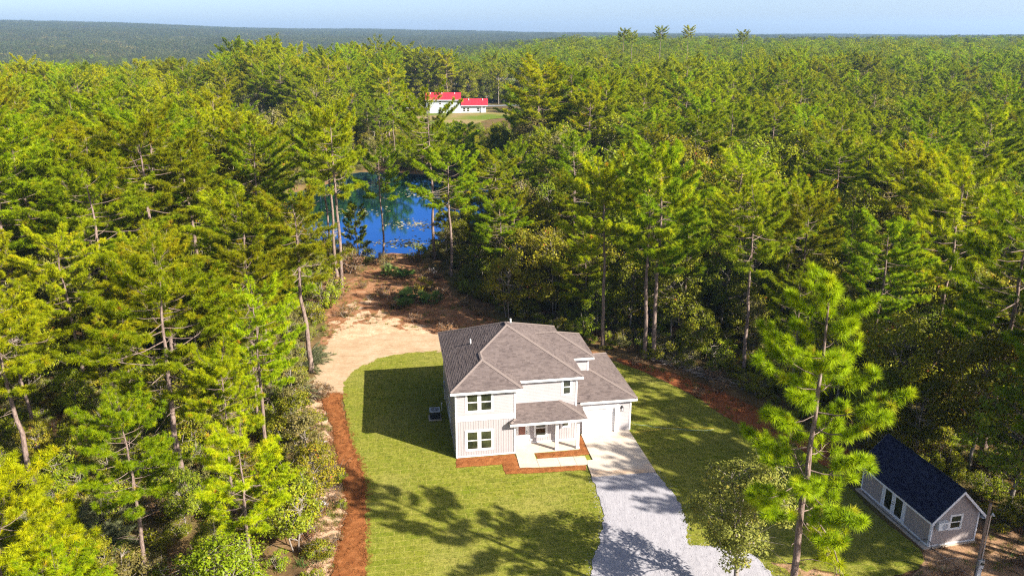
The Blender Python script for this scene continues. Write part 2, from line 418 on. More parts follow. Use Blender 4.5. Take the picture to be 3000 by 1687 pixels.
PATCH = [(-17.5, 66.3), (-15.4, 60.5), (-13.8, 54.8), (-12.6, 51), (-11.8, 48.5), (-11.3, 45), (-11.2, 41), (-10.4, 33), (-12.2, 33), (-12.8, 41), (-13.6, 46), (-14.6, 50.5), (-16.5, 55), (-18.6, 59.5), (-19.4, 64.8)]
PATH = [(-20.1, 76.5), (-22.0, 86), (-23.8, 93), (-23.5, 98), (-21.5, 106), (-19.8, 115.6), (-15.6, 115.9), (-12.0, 109), (-9.6, 104), (-7.6, 96), (-4.5, 90), (0.5, 85), (7, 79), (10.6, 75.2), (6, 77.2), (0, 79.5), (-8, 81.5), (-17, 84.6), (-19.6, 81)]
RED = [(11.2, 74.2), (13.8, 71.2), (17.1, 66.3), (18.6, 62.8), (20.6, 59.8), (22.9, 57.6), (25.0, 53), (27.0, 54.5), (27.3, 56.5), (26.0, 58.8), (23.2, 62.3), (20.6, 66.3), (16.9, 70.7), (14.2, 73.2), (11.4, 75.4)]
DIRT = [(15.8, 42.6), (16.2, 40.5), (15.2, 22), (40, 22), (41, 34), (40, 47), (33, 47.5), (30.8, 45), (26.9, 43.5), (25.6, 41.3), (22, 40.3), (19.3, 41.4), (18.0, 42.6)]

sheet('sandy_verge', smooth_poly(PATCH, .5, .25, 2), .010, M['sandpatch'], 1.0, .03, label='strip of pale sandy scrub between the straw bed and the left wood')
sheet('straw_path', smooth_poly(PATH, .7, .3, 4), .014, M['strawpath'], 1.2, .07, label='rusty straw-littered track running from the sand to the pond')
sheet('sandy_tongue', smooth_poly([(-19.8, 80), (-21.3, 87), (-21.0, 93), (-19.3, 97.5), (-17.2, 95), (-15.6, 90.5), (-12.5, 87), (-8.5, 84.5), (-6, 82), (-13, 82)], .5, .35, 14), .026, M['sandpatch'], .8, .05, label='pale rough sand fading into the straw track behind the house')
sheet('sand_track', SAND_S, .030, M['sand'], .6, .035, label='bare pale sand track curving behind the house')
sheet('red_clay_strip', smooth_poly(RED, .5, .2, 6), .012, M['redsoil'], .8, .05, label='strip of bare red clay along the right edge of the lawn')
sheet('dirt_yard', smooth_poly(DIRT, .6, .2, 7), .009, M['browndirt'], 1.0, .05, label='bare brown dirt around the shed and its meter post')
sheet('lawn', LAWN_S, .045, M['lawn'], .7, .0, label='newly laid sod lawn surrounding the house')
sheet('gravel_driveway', GRAVEL_S, .075, M['gravel'], .22, .03, label='crushed pale stone driveway curving to the garage slab')
o = sheet('pine_straw_bed', STRAW_S, .060, M['straw'], .16, .10, kind='stuff', label='long curved bed of rust-coloured pine straw along the left edge of the lawn')
tag(o, cat='mulch bed')
beds = [([(-.05, -.05), (4.68, -.05), (4.72, -2.2), (6.3, -2.42), (9.95, -2.62), (9.75, -3.35), (6.6, -3.2), (3.5, -2.95), (3.42, -1.5), (-.15, -1.4)], 'L-shaped pine straw bed in front of the two-storey wing'),
        ([(6.30, -.22), (9.95, -.22), (10.05, 1.2), (10.5, 2.15), (10.80, 1.9), (10.62, -1.1), (6.35, -1.2)], 'pine straw bed between porch, walkway and driveway')]
for k, (b, lab) in enumerate(beds):
    bb = smooth_poly([hw(*p) for p in b], .2, .05, 20 + k, corners=range(len(b)))
    tag(sheet('pine_straw_bed', bb, .070, M['straw'], .13, .09, kind='stuff', label=lab), cat='mulch bed')
wat = sheet('pond', smooth_poly([(x * 1.0, y) for x, y in POND], 2, 0, 3), WATER_Z, M['water'], 4.0, 0, label='blue pond among the pines')
# water sheet slightly larger than the basin rim so that the banks cut it
wat.scale = (1.04, 1.012, 1); wat.location = (.9, -1.6, 0)

# concrete: drive slab and walkway slabs
H = empty('concrete_driveway', HO, AZ); tag(H, 'cream concrete driveway slabs in front of the garage door', 'driveway', kind='structure')
def slab(par, name, poly, z0, z1, mat):
    m = MB(); m.prism(poly, z0, z1); return m.build(name, mat, par)
slab(H, 'paving_slab', [(10.72, 2.5), (14.9, 2.5), (14.93, -1.99), (10.62, -1.99), (10.62, -.6)], -.05, .125, M['concrete'])
slab(H, 'paving_slab', [(10.16, -2.02), (14.93, -2.02), (14.95, -4.5), (9.92, -4.42), (10.02, -2.7)], -.05, .121, M['concrete'])
H = empty('walkway', HO, AZ); tag(H, 'cream concrete walkway slabs leading from porch to driveway', 'walkway', kind='structure')
slab(H, 'paving_slab', [(4.78, -.12), (6.22, -.12), (6.22, -2.36), (4.72, -2.22)], -.05, .112, M['concrete'])
for a, b in ((6.245, 7.9), (7.925, 9.2), (9.225, 10.135)):
    slab(H, 'paving_slab', [(a, -1.18 - (a - 6.2) * .03), (b, -1.18 - (b - 6.2) * .03), (b, -2.36 - (b - 6.2) * .06), (a, -2.36 - (a - 6.2) * .06)], -.05, .112, M['concrete'])
# ------------------------------------------------------------------ the two-storey house
house = empty('house', HO, AZ)
tag(house, 'beige two-storey house with brown shingle roof and attached garage', 'house')
rng = random.Random(4)
E1, G1 = 5.95, .5          # main eave height, slope
E2, G2 = 3.20, .417        # garage
E3, G3 = 2.98, .43         # porch
m = MB(); m.box(.02, 4.70, .02, 12.18, -.1, .13); m.box(4.701, 10.01, 1.42, 12.18, -.1, .13); m.box(10.011, 14.98, 2.37, 11.43, -.1, .13); m.build('foundation', M['concrete'], house)
m = MB(); m.box(4.74, 10.05, -.14, 1.40, -.05, .12); m.build('porch_floor', M['concrete'], house)

class Wall:
    """a flat wall: origin, direction along it, outward normal (house axes)"""
    def __init__(s, o, u, n, L, z0, z1, parent=house, mat=None, thick=.12, core='wall'):
        s.o = Vector(o); s.u = Vector(u); s.n = Vector(n); s.L = L; s.z0 = z0; s.z1 = z1
        m = MB(); s.hex(m, 0, L, z0, z1, -thick, 0); s.core = m.build(core, mat or M['siding'], parent); s.parent = parent
    def P(s, a, z, d): p = s.o + s.u * a + s.n * d; return (p.x, p.y, z)
    def hex(s, m, a0, a1, z0, z1, d0, d1, k=0):
        P = s.P
        m.hexa([P(a0, z0, d0), P(a1, z0, d0), P(a1, z0, d1), P(a0, z0, d1), P(a0, z1, d0), P(a1, z1, d0), P(a1, z1, d1), P(a0, z1, d1)], k)
    def spans(s, holes, c0, c1, z):
        segs = [(c0, c1)]
        for (h0, h1, g0, g1) in holes:
            if g0 < z < g1:
                nx = []
                for a, b in segs:
                    if h1 <= a or h0 >= b: nx.append((a, b)); continue
                    if h0 > a: nx.append((a, h0))
                    if h1 < b: nx.append((h1, b))
                segs = nx
        return [q for q in segs if q[1] - q[0] > .05]
    def lap(s, z0, z1, holes=(), a0=0, a1=None, e=.128, parent=None, top=None):
        a1 = s.L if a1 is None else a1; z = z0
        while z < z1 - .02:
            t = min(e, z1 - z)
            lim = a1 if top is None else min(a1, top(z + t))
            for a, b in s.spans(holes, a0, lim, z + t / 2):
                m = MB(); P = s.P
                m.hexa([P(a, z, .001), P(b, z, .001), P(b, z, .026), P(a, z, .026), P(a, z + t, .001), P(b, z + t, .001), P(b, z + t, .008), P(a, z + t, .008)])
                m.build('siding_board', M['siding'], parent or s.core)
            z += e
    def batten(s, z0, z1, holes=(), a0=0, a1=None, e=.2, parent=None):
        a1 = s.L if a1 is None else a1; a = a0 + e * .6
        while a < a1 - .04:
            zs = [(z0, z1)]
            for (h0, h1, g0, g1) in holes:
                if h0 - .03 < a < h1 + .03:
                    nx = []
                    for p, q in zs:
                        if g0 > p: nx.append((p, min(q, g0)))
                        if g1 < q: nx.append((max(p, g1), q))
                    zs = nx
            for p, q in zs:
                m = MB(); s.hex(m, a - .02, a + .02, p, q, .001, .014); m.build('batten', M['siding'], parent or s.core)
            a += e
    def trim(s, name, a0, a1, z0, z1, d=.04, mat=None, parent=None):
        m = MB(); s.hex(m, a0, a1, z0, z1, .0015, d); return m.build(name, mat or M['white'], parent or s.parent)
    def window(s, a0, a1, z0, z1, units=1, tw=.13, split=True, parent=None):
        w = MB(); s.hex(w, a0, a1, z0, z1, .0005, .006); win = w.build('window', M['blackmetal'], parent or s.parent)
        t = MB()
        s.hex(t, a0 - tw, a0, z0 - tw, z1 + tw, .002, .045); s.hex(t, a1, a1 + tw, z0 - tw, z1 + tw, .002, .045)
        s.hex(t, a0, a1, z1, z1 + tw, .002, .045); s.hex(t, a0 - .02, a1 + .02, z0 - tw, z0, .0025, .055); t.build('trim', M['white'], win)
        n = units; gap = .2 if n > 1 else 0; uw = (a1 - a0 - gap * (n - 1)) / n
        for k in range(n):
            b0 = a0 + k * (uw + gap); b1 = b0 + uw
            if k: 
                g = MB(); s.hex(g, b0 - gap, b0, z0, z1, .007, .04); g.build('mullion', M['white'], win)
            zm = (z0 + z1) / 2
            for (p, q, dd) in (((z0, zm - .001, .0), (zm + .001, z1, .014)) if split else ((z0, z1, 0),)):
                f = MB(); r = .045
                s.hex(f, b0, b0 + r, p, q, .008, .022 + dd); s.hex(f, b1 - r, b1, p, q, .008, .022 + dd)
                s.hex(f, b0 + r, b1 - r, p, p + r, .008, .022 + dd); s.hex(f, b0 + r, b1 - r, q - r, q, .008, .022 + dd)
                f.build('sash', M['white'], win)
                g = MB(); s.hex(g, b0 + r, b1 - r, p + r, q - r, .0075, .014 + dd); g.build('pane', M['glass'], win)
        return win

# front wing
w = Wall((0, 0, 0), (1, 0, 0), (0, -1, 0), 4.72, .13, 5.74)
lowhole = (.72, 2.98, .62, 2.46); uphole = (.78, 3.0, 3.98, 5.74)
w.batten(.22, 3.26, [lowhole], .1, 4.62)
w.lap(3.70, 5.74, [uphole], .1, 4.62)
w.trim('band_board', 0, 4.72, 3.27, 3.69, .05); w.trim('skirt_board', .1, 4.62, .10, .21, .035)
w.window(.86, 2.84, .75, 2.32, 2); w.window(.91, 2.86, 4.10, 5.60, 2)
for a, b in ((0, .1), (4.62, 4.72)):
    w.trim('corner_board', a, b, .09, 3.265, .045); w.trim('corner_board', a, b, 3.695, 5.74, .045)
# right side of the wing
w = Wall((4.72, 0, 0), (0, 1, 0), (1, 0, 0), 1.4, .13, 5.74); w.lap(3.7, 5.74, (), .1, 1.4); w.trim('corner_board', 0, .1, .13, 5.74, .045); w.batten(.13, 2.7, (), .1, 1.4)
# middle wall, porch below
w = Wall((4.72, 1.4, 0), (1, 0, 0), (0, -1, 0), 5.31, .13, 5.74)
X = 4.72
door = (4.98 - X, 6.16 - X, .13, 2.25); w1 = (6.5 - X, 7.66 - X, .6, 2.3); w2 = (8.72 - X, 9.56 - X, 1.28, 2.3); u1 = (8.72 - X, 9.66 - X, 4.18, 5.74)
w.batten(.24, 2.72, [door, w1, w2], .05, 5.2); w.trim('skirt_board', 6.18 - X, 5.2, .125, .235, .035)
w.lap(3.55, 5.74, [u1], .03, 5.2)
w.trim('corner_board', 5.21, 5.31, .13, 5.74, .045)
w.window(6.64 - X, 7.52 - X, .73, 2.17, 1); w.window(8.86 - X, 9.42 - X, 1.42, 2.17, 1, split=False); w.window(8.87 - X, 9.51 - X, 4.32, 5.58, 1)
d = MB(); w.hex(d, 5.08 - X, 5.98 - X, .14, 2.14, .002, .03); front_door = d.build('front_door', M['door_white'], house)
f = MB()
for a, b, p, q in ((4.98, 5.08, .13, 2.24), (5.98, 6.13, .13, 2.24)): w.hex(f, a - X, b - X, p, q, .002, .05)
w.hex(f, 5.08 - X, 5.98 - X, 2.141, 2.24, .002, .05); f.build('door_frame', M['white'], front_door)
g = MB(); w.hex(g, 5.23 - X, 5.80 - X, .95, 2.0, .031, .036); g.build('glazed_panel', plain('red_reflection_door_glass', (.20, .06, .04), .12, .1, 2, .6), front_door)  # brown pane; its reddish reflection is put into the colour
g = MB(); w.hex(g, 5.88 - X, 5.94 - X, 1.05, 1.11, .03, .09); w.hex(g, 5.88 - X, 5.94 - X, 1.2, 1.26, .03, .06); g.build('handle', M['blackmetal'], front_door)
g = MB(); w.hex(g, 6.2 - X, 6.42 - X, .32, .54, .025, .07); g.build('outlet_cover', M['pvc'], house)
# right side of the middle block, above the garage
w = Wall((10.03, 1.4, 0), (0, 1, 0), (1, 0, 0), 3.8, .13, 5.74); w.lap(3.3, 5.74, (), .1, 3.8); w.trim('corner_board', 0, .1, .13, 5.74, .045)
# side bay over the garage
w = Wall((10.03, 5.2, 0), (1, 0, 0), (0, -1, 0), 1.94, 2.5, 5.74); w.lap(4.45, 5.74, (), 0, 1.84); w.trim('corner_board', 1.84, 1.94, 4.5, 5.74, .045)
w = Wall((11.97, 5.2, 0), (0, 1, 0), (1, 0, 0), 4.75, 2.5, 5.74); w.lap(4.5, 5.74, (), .1, 4.65); w.trim('corner_board', 0, .1, 4.5, 5.74, .045); w.trim('corner_board', 4.65, 4.75, 4.5, 5.74, .045)
w = Wall((11.97, 9.95, 0), (-1, 0, 0), (0, 1, 0), 1.94, 2.5, 5.74)
# left side
w = Wall((0, 0, 0), (0, 1, 0), (-1, 0, 0), 12.2, .13, 5.74)
lh = (4.86, 6.84, .62, 2.46)
w.lap(.22, 5.74, [lh], .1, 12.1); w.trim('corner_board', 0, .1, .13, 5.74, .045); w.trim('corner_board', 12.1, 12.2, .13, 5.74, .045); w.trim('skirt_board', .1, 12.1, .10, .21, .035)
w.window(5.0, 6.7, .75, 2.32, 2)
g = MB(); w.hex(g, 10.6, 10.95, 1.2, 1.85, .027, .17); meter = g.build('electric_meter', M['steel'], house)
g = MB(); g.tube([w.P(10.78, 1.45, .17), w.P(10.78, 1.45, .26)], .09, 12); g.build('dial', M['glass'], meter)
g = MB(); g.tube([w.P(10.78, .05, .1), w.P(10.78, 1.2, .1)], .03, 8); g.build('conduit', M['pvc'], meter)
# back
w = Wall((0, 12.2, 0), (1, 0, 0), (0, 1, 0), 10.03, .13, 5.74)
w = Wall((10.03, 9.95, 0), (0, 1, 0), (1, 0, 0), 2.25, .13, 5.74)
# garage
w = Wall((10.03, 2.35, 0), (1, 0, 0), (0, -1, 0), 4.97, .13, 2.98); X = 10.03
gd = (10.80 - X, 13.97 - X, .0, 2.58)
w.lap(.13, 2.98, [gd], .04, 4.86)
w.trim('corner_board', 4.87, 4.97, .10, 2.98, .045)
d = MB(); w.hex(d, 10.95 - X, 13.60 - X, .13, 2.36, .002, .010); gdoor = d.build('garage_door', M['door_white'], house)
for k in range(4):
    z0 = .14 + k * .552; p = MB(); w.hex(p, 10.96 - X, 13.59 - X, z0, z0 + .54, .011, .030)
    for q in range(4):
        a = 10.96 + .06 + q * .652; w.hex(p, a - X, a + .57 - X, z0 + .08, z0 + .46, .0305, .038)
    p.build('panel', M['door_white'], gdoor)
f = MB(); w.hex(f, 10.80 - X, 10.95 - X, .125, 2.58, .002, .22); w.hex(f, 13.60 - X, 13.97 - X, .125, 2.58, .002, .22); w.hex(f, 10.95 - X, 13.60 - X, 2.361, 2.58, .002, .22); f.build('door_frame', M['white'], gdoor)
lamp = MB(); w.hex(lamp, 14.14 - X, 14.28 - X, 2.15, 2.42, .027, .05); w.hex(lamp, 14.19 - X, 14.23 - X, 2.36, 2.40, .05, .2); lamp = lamp.build('wall_lantern', M['blackmetal'], house)
g = MB()
for (a, b, p, q, e, f2) in ((14.12, 14.30, 2.32, 2.35, .11, .29), (14.15, 14.27, 2.35, 2.40, .14, .26), (14.14, 14.28, 2.01, 2.03, .13, .27)): w.hex(g, a - X, b - X, p, q, e, f2)
for a in (14.135, 14.27):
    for e in (.125, .262): w.hex(g, a - X, a + .015 - X, 2.03, 2.32, e, e + .015)
g.build('cage', M['blackmetal'], lamp)
g = MB(); w.hex(g, 14.17 - X, 14.25 - X, 2.04, 2.30, .16, .24); g.build('glass_shade', M['pvc'], lamp)
w = Wall((15, 2.35, 0), (0, 1, 0), (1, 0, 0), 9.1, .13, 2.98); w.lap(.2, 2.98, (), .1, 9.0); w.trim('corner_board', 0, .1, .10, 2.98, .045); w.trim('corner_board', 9.0, 9.1, .10, 2.98, .045)
w = Wall((15, 11.45, 0), (-1, 0, 0), (0, 1, 0), 4.97, .13, 2.98)

# porch posts, beam, ceiling
for x in (8.0, 9.735):
    m = MB(); m.box(x, x + .24, -.11, .13, .121, 2.72); post = m.build('porch_post', M['white'], house)
    m = MB(); m.box(x - .025, x + .265, -.135, .155, .122, .26); m.build('post_base', M['white'], post)
    if x == 8.0:
        m = MB()
        for z in (1.86, 2.06, 2.26): m.box(x + .085, x + .155, -.122, -.1105, z, z + .11)
        m.build('house_number', M['steel'], post)
m = MB(); m.box(4.74, 10.1, -.10, .12, 2.721, 2.77); m.build('porch_beam', M['white'], house)
m = MB(); m.box(4.74, 10.3, -.44, 1.38, 2.771, 2.79); m.build('porch_ceiling', M['white'], house)

# roofs
roof = MB(); roof_o = None
def plane(name, pts, eave, slope_dir, E, G, mats=('sh0', 'sh1', 'sh2'), parent=None, expo=.145, tabw=.31):
    """pts: plan polygon; eave: a point of the eave line; slope_dir: uphill unit vector in plan"""
    d = Vector(slope_dir); u = Vector((-d.y, d.x)); e = Vector(eave)
    zf = lambda x, y: E + G * ((Vector((x, y)) - e).dot(d))
    L = math.sqrt(1 + G * G)
    m = MB(); top = [(x, y, zf(x, y)) for x, y in pts]; bot = [(x, y, zf(x, y) - .05) for x, y in pts]
    m.face(top); m.face(list(reversed(bot)))
    for i in range(len(pts)):
        j = (i + 1) % len(pts); m.face([bot[i], bot[j], top[j], top[i]])
    deck = m.build('roof_plane', M[mats[1]], parent)
    # laminated shingles: rows of tabs, each a little proud of the row above
    loc = [((Vector(p) - e).dot(u), (Vector(p) - e).dot(d) * L) for p in pts]
    smax = max(q[1] for q in loc); rg = random.Random(len(pts) * 7 + int(smax * 100) + int(pts[0][0] * 13))
    def spans(s):
        xs = []
        for i in range(len(loc)):
            (a, p), (b, q) = loc[i], loc[(i + 1) % len(loc)]
            if (p > s) != (q > s): xs.append(a + (b - a) * (s - p) / (q - p))
        xs.sort(); return [(xs[i], xs[i + 1]) for i in range(0, len(xs) - 1, 2)]
    T = MB(); nrm = Vector((-d.x * G, -d.y * G, 1)).normalized(); up = Vector((d.x, d.y, G)).normalized(); uu = Vector((u.x, u.y, 0))
    o3 = Vector((e.x, e.y, E))
    def Q(a, s, h): return o3 + uu * a + up * s + nrm * h
    s = -.03
    while s < smax - .02:
        st = s + expo
        for (a0, a1) in spans(max(min(s + expo * .4, smax - .01), .01)):
            a = a0 - rg.uniform(0, tabw)
            while a < a1:
                wd = tabw * rg.uniform(.6, 1.25); b = min(a + wd, a1); a_ = max(a, a0)
                if b - a_ > .03:
                    h = rg.choice((.008, .008, .016, .02)); k = rg.choices((0, 1, 2), (.55, .25, .2))[0]
                    p0, p1, p2, p3 = Q(a_, s, h + .006), Q(b, s, h + .006), Q(b, st + .02, .004), Q(a_, st + .02, .004)
                    T.face([p0, p1, p2, p3], k); T.face([Q(a_, s, .001), Q(b, s, .001), p1, p0], k)
                    T.face([Q(a_, s, .001), p0, p3], k); T.face([Q(b, s, .001), p2, p1], k)
                a += wd
        s += expo
    T.build('shingle_courses', [M[q] for q in mats], deck, kind='stuff')
    return deck
PM = [  # plan polygon, eave point, uphill direction, height, slope
    ([(-.4, -.4), (-.4, 12.6), (5.05, 7.15), (5.05, 6.5), (2.425, 3.875), (2.425, 2.425)], (-.4, -.4), (1, 0), E1, G1),
    ([(-.4, -.4), (5.25, -.4), (2.425, 2.425)], (-.4, -.4), (0, 1), E1, G1),
    ([(5.25, -.4), (5.25, 1.05), (2.425, 3.875), (2.425, 2.425)], (5.25, 0), (-1, 0), E1, G1),
    ([(5.25, 1.05), (10.5, 1.05), (5.05, 6.5), (2.425, 3.875)], (6, 1.05), (0, 1), E1, G1),
    ([(10.5, 1.05), (10.5, 4.8), (7.725, 7.575), (5.05, 7.15), (5.05, 6.5)], (10.5, 1.05), (-1, 0), E1, G1),
    ([(10.5, 10.35), (10.5, 12.6), (5.05, 7.15), (7.725, 7.575)], (10.5, 10.35), (-1, 0), E1, G1),
    ([(-.4, 12.6), (10.5, 12.6), (5.05, 7.15)], (0, 12.6), (0, -1), E1, G1),
    ([(10.5, 4.8), (12.37, 4.8), (9.595, 7.575), (7.725, 7.575)], (11, 4.8), (0, 1), E1, G1),
    ([(12.37, 4.8), (12.37, 10.35), (9.595, 7.575)], (12.37, 5), (-1, 0), E1, G1),
    ([(10.5, 10.35), (12.37, 10.35), (9.595, 7.575), (7.725, 7.575)], (11, 10.35), (0, -1), E1, G1),
    ([(10.04, 1.95), (15.43, 1.95), (11.98, 5.40), (11.98, 5.19), (10.04, 5.19)], (12, 1.95), (0, 1), E2, G2),
    ([(15.43, 1.95), (15.43, 11.87), (11.98, 8.42), (11.98, 5.40)], (15.43, 2), (-1, 0), E2, G2),
    ([(15.43, 11.87), (10.04, 11.87), (10.04, 9.96), (11.98, 9.96), (11.98, 8.42)], (12, 11.87), (0, -1), E2, G2),
    ([(4.25, -.5), (10.5, -.5), (8.6, 1.4), (4.73, 1.4), (4.73, -.02)], (6, -.5), (0, 1), E3, G3),
    ([(10.5, -.5), (10.5, 1.94), (10.04, 1.94), (10.04, 1.39), (8.6, 1.4)], (10.5, 0), (-1, 0), E3, G3),
    ([(4.25, -.5), (4.25, -.02), (4.73, -.02)], (4.25, 0), (1, 0), E3, G3)]
rf = house
for a in PM: plane('roof', *a, parent=rf)
def zmain(x, y): return E1 + G1 * min(x + .4, 10.5 - x, 12.6 - y)
caps = [((-.4, -.4, E1), (2.425, 2.425, E1 + 2.825 * G1)), ((5.25, -.4, E1), (2.425, 2.425, E1 + 2.825 * G1)), ((2.425, 2.425, E1 + 2.825 * G1), (2.425, 3.875, E1 + 2.825 * G1)),
        ((2.425, 3.875, E1 + 2.825 * G1), (5.05, 6.5, E1 + 5.45 * G1)), ((10.5, 1.05, E1), (5.05, 6.5, E1 + 5.45 * G1)), ((5.05, 6.5, E1 + 5.45 * G1), (5.05, 7.15, E1 + 5.45 * G1)),
        ((-.4, 12.6, E1), (5.05, 7.15, E1 + 5.45 * G1)), ((10.5, 12.6, E1), (5.05, 7.15, E1 + 5.45 * G1)),
        ((12.37, 4.8, E1), (9.595, 7.575, E1 + 2.775 * G1)), ((12.37, 10.35, E1), (9.595, 7.575, E1 + 2.775 * G1)), ((9.595, 7.575, E1 + 2.775 * G1), (7.725, 7.575, E1 + 2.775 * G1)),
        ((15.43, 1.95, E2), (11.98, 5.40, E2 + 3.45 * G2)), ((15.43, 11.87, E2), (11.98, 8.42, E2 + 3.45 * G2)),
        ((10.5, -.5, E3), (8.6, 1.4, E3 + 1.9 * G3)), ((4.25, -.5, E3), (4.73, -.02, E3 + .48 * G3))]
cm = MB(); cm.hexa([(-.15, -.12, -.02), (.15, -.12, -.02), (.15, .18, -.028), (-.15, .18, -.028), (-.005, -.12, .045), (.005, -.12, .045), (.005, .18, .033), (-.005, .18, .033)])
cap_me = cm.mesh('ridge_cap', M['cap'])
for a, b in caps:
    a = Vector(a); b = Vector(b); v = b - a; n = max(1, int(v.length / .28)); y = v.normalized()
    x = y.cross(Vector((0, 0, 1))).normalized(); z = x.cross(y)
    for k in range(n):
        p = a + v * ((k + .5) / n) + z * .016
        inst('ridge_cap', cap_me, rf, mat=Matrix(((x.x, y.x, z.x, p.x), (x.y, y.y, z.y, p.y), (x.z, y.z, z.z, p.z), (0, 0, 0, 1))))
def fascia(a, b, E, n, name='fascia'):
    """board under the roof edge from a to b, n = outward"""
    a = Vector(a); b = Vector(b); n = Vector(n); m = MB()
    p = [a - n * .03, b - n * .03, b - n * .002, a - n * .002]
    m.prism([(q.x, q.y) for q in p], E - .26, E - .052); m.build(name, M['white'], rf)
for a, b, E, n in (((-.4, -.4), (5.25, -.4), E1, (0, -1)), ((5.25, -.37), (5.25, 1.05), E1, (1, 0)), ((5.28, 1.05), (10.5, 1.05), E1, (0, -1)), ((10.5, 1.08), (10.5, 4.8), E1, (1, 0)),
                   ((10.53, 4.8), (12.37, 4.8), E1, (0, -1)), ((12.37, 4.83), (12.37, 10.35), E1, (1, 0)), ((-.4, -.37), (-.4, 12.6), E1, (-1, 0)), ((-.4, 12.6), (10.5, 12.6), E1, (0, 1)),
                   ((10.53, 1.95), (15.43, 1.95), E2, (0, -1)), ((15.43, 1.98), (15.43, 11.87), E2, (1, 0)), ((10.04, 11.87), (15.43, 11.87), E2, (0, 1)),
                   ((4.25, -.5), (10.5, -.5), E3, (0, -1)), ((10.5, -.47), (10.5, 1.9), E3, (1, 0)), ((4.25, -.47), (4.25, -.05), E3, (-1, 0))):
    fascia(a, b, E, n)
m = MB()
for x0, x1, y0, y1, z in ((-.37, 5.22, -.37, -.005, 5.745), (-.37, -.05, .0, 12.57, 5.745), (4.77, 5.22, .0, 1.05, 5.745), (5.22, 10.47, 1.08, 1.35, 5.745), (10.05, 10.47, 1.36, 5.19, 5.745),
                          (10.5, 12.34, 4.83, 5.15, 5.745), (12.02, 12.34, 5.16, 10.32, 5.745), (10.04, 15.4, 1.98, 2.3, 2.985), (15.05, 15.4, 2.31, 11.84, 2.985)):
    m.box(x0, x1, y0, y1, z, z + .012)
m.build('soffit', M['white'], rf)
for (x, y, z, r, h, mm) in ((1.95, 6.5, 7.12, .06, .42, 'pvc'), (5.55, 7.5, 8.42, .07, .40, 'pvc')):
    m = MB(); m.tube([(x, y, z - .15), (x, y, z + h)], r, 10); v = m.build('vent_pipe', M[mm], house)
    m = MB(); m.tube([(x, y, z - .02), (x, y, z + .07)], [r * 2.2, r * 1.15], 10); m.build('flashing', M['blackmetal'], v)

# air conditioner on its pad
ac = empty('air_conditioner', hw(-1.22, 7.2) + (.045,), AZ); tag(ac, 'grey outdoor air conditioner on a pad beside the left wall of the house', 'air conditioner')
m = MB(); m.prism([(-.56, -.54), (.56, -.54), (.56, .54), (-.56, .54)], -.03, .09); m.build('pad', M['concrete'], ac)
m = MB(); m.prism([(-.42, -.42), (.42, -.42), (.42, .42), (-.42, .42)], .091, .78)
for k in range(9):
    z = .16 + k * .065
    for s_ in (-1, 1): m.box(-.40, .40, s_ * .435 - .012, s_ * .435 + .012, z, z + .02); m.box(s_ * .435 - .012, s_ * .435 + .012, -.40, .40, z, z + .02)
m.build('cabinet', M['blackmetal'], ac)
m = MB(); m.prism([(-.46, -.46), (.46, -.46), (.46, .46), (-.46, .46)], .781, .84); m.build('lid', M['acgrey'], ac)
m = MB(); m.tube([(0, 0, .841), (0, 0, .846)], .36, 24); m.build('fan_opening', M['blackmetal'], ac)
m = MB()
for r in (.08, .15, .22, .29, .36):
    m.tube([(r * math.cos(t * math.pi / 12), r * math.sin(t * math.pi / 12), .86) for t in range(25)], .008, 4)
for t in range(6): m.box(-.37, .37, -.006, .006, .855, .862) if t == 0 else m.tube([(-.37 * math.cos(t), -.37 * math.sin(t), .858), (.37 * math.cos(t), .37 * math.sin(t), .858)], .007, 4)
m.tube([(0, 0, .85), (0, 0, .88)], .07, 10)
m.build('fan_guard', M['acgrey'], ac)
m = MB(); p = hw(-.51, 8.44); m.tube([(*p, .03), (*p, .75)], .035, 8); m.tube([(*p, .75), (*p, .85)], .075, 8)
tag(m.build('standpipe', M['pvc']), 'short white capped standpipe on the lawn between air conditioner and house wall', 'pipe')

# ------------------------------------------------------------------ shed (local x = gable, y = length)
SA = R_(11.79); SO = Vector((27.317, 43.698, 0))
shed = empty('shed', SO, SA); tag(shed, 'taupe shed with steep dark shingle roof and white trimmed double doors', 'shed')
SL, SW, SE = 7.1, 3.5, 2.36; SG = 1.02
m = MB(); m.box(-.42, SW + .05, -.15, SL + .1, .0, .09); m.build('floor_slab', M['concrete'], shed)
w = Wall((0, SL, 0), (0, -1, 0), (-1, 0, 0), SL, .091, SE, shed, M['shedwall'])     # long wall to the lawn; a = SL - y
for k in range(6):
    if not 2.3 < SL - k * 1.22 - .3 < 4.9: w.trim('panel_seam', k * 1.22 + .3, k * 1.22 + .315, .1, SE, .006, M['shedwall'])
def ty(y): return SL - y
w.trim('corner_board', 0, .11, .092, SE, .03, M['shedtrim']); w.trim('corner_board', SL - .11, SL, .092, SE, .03, M['shedtrim']); w.trim('skirt_board', .11, ty(4.86), .092, .2, .028, M['shedtrim']); w.trim('skirt_board', ty(2.41), SL - .11, .092, .2, .028, M['shedtrim'])
f = MB(); w.hex(f, ty(4.86), ty(4.72), .092, 2.2, .001, .05); w.hex(f, ty(2.55), ty(2.41), .092, 2.2, .001, .05); w.hex(f, ty(4.72), ty(2.55), 2.06, 2.2, .001, .05); f.build('door_frame', M['shedtrim'], shed)
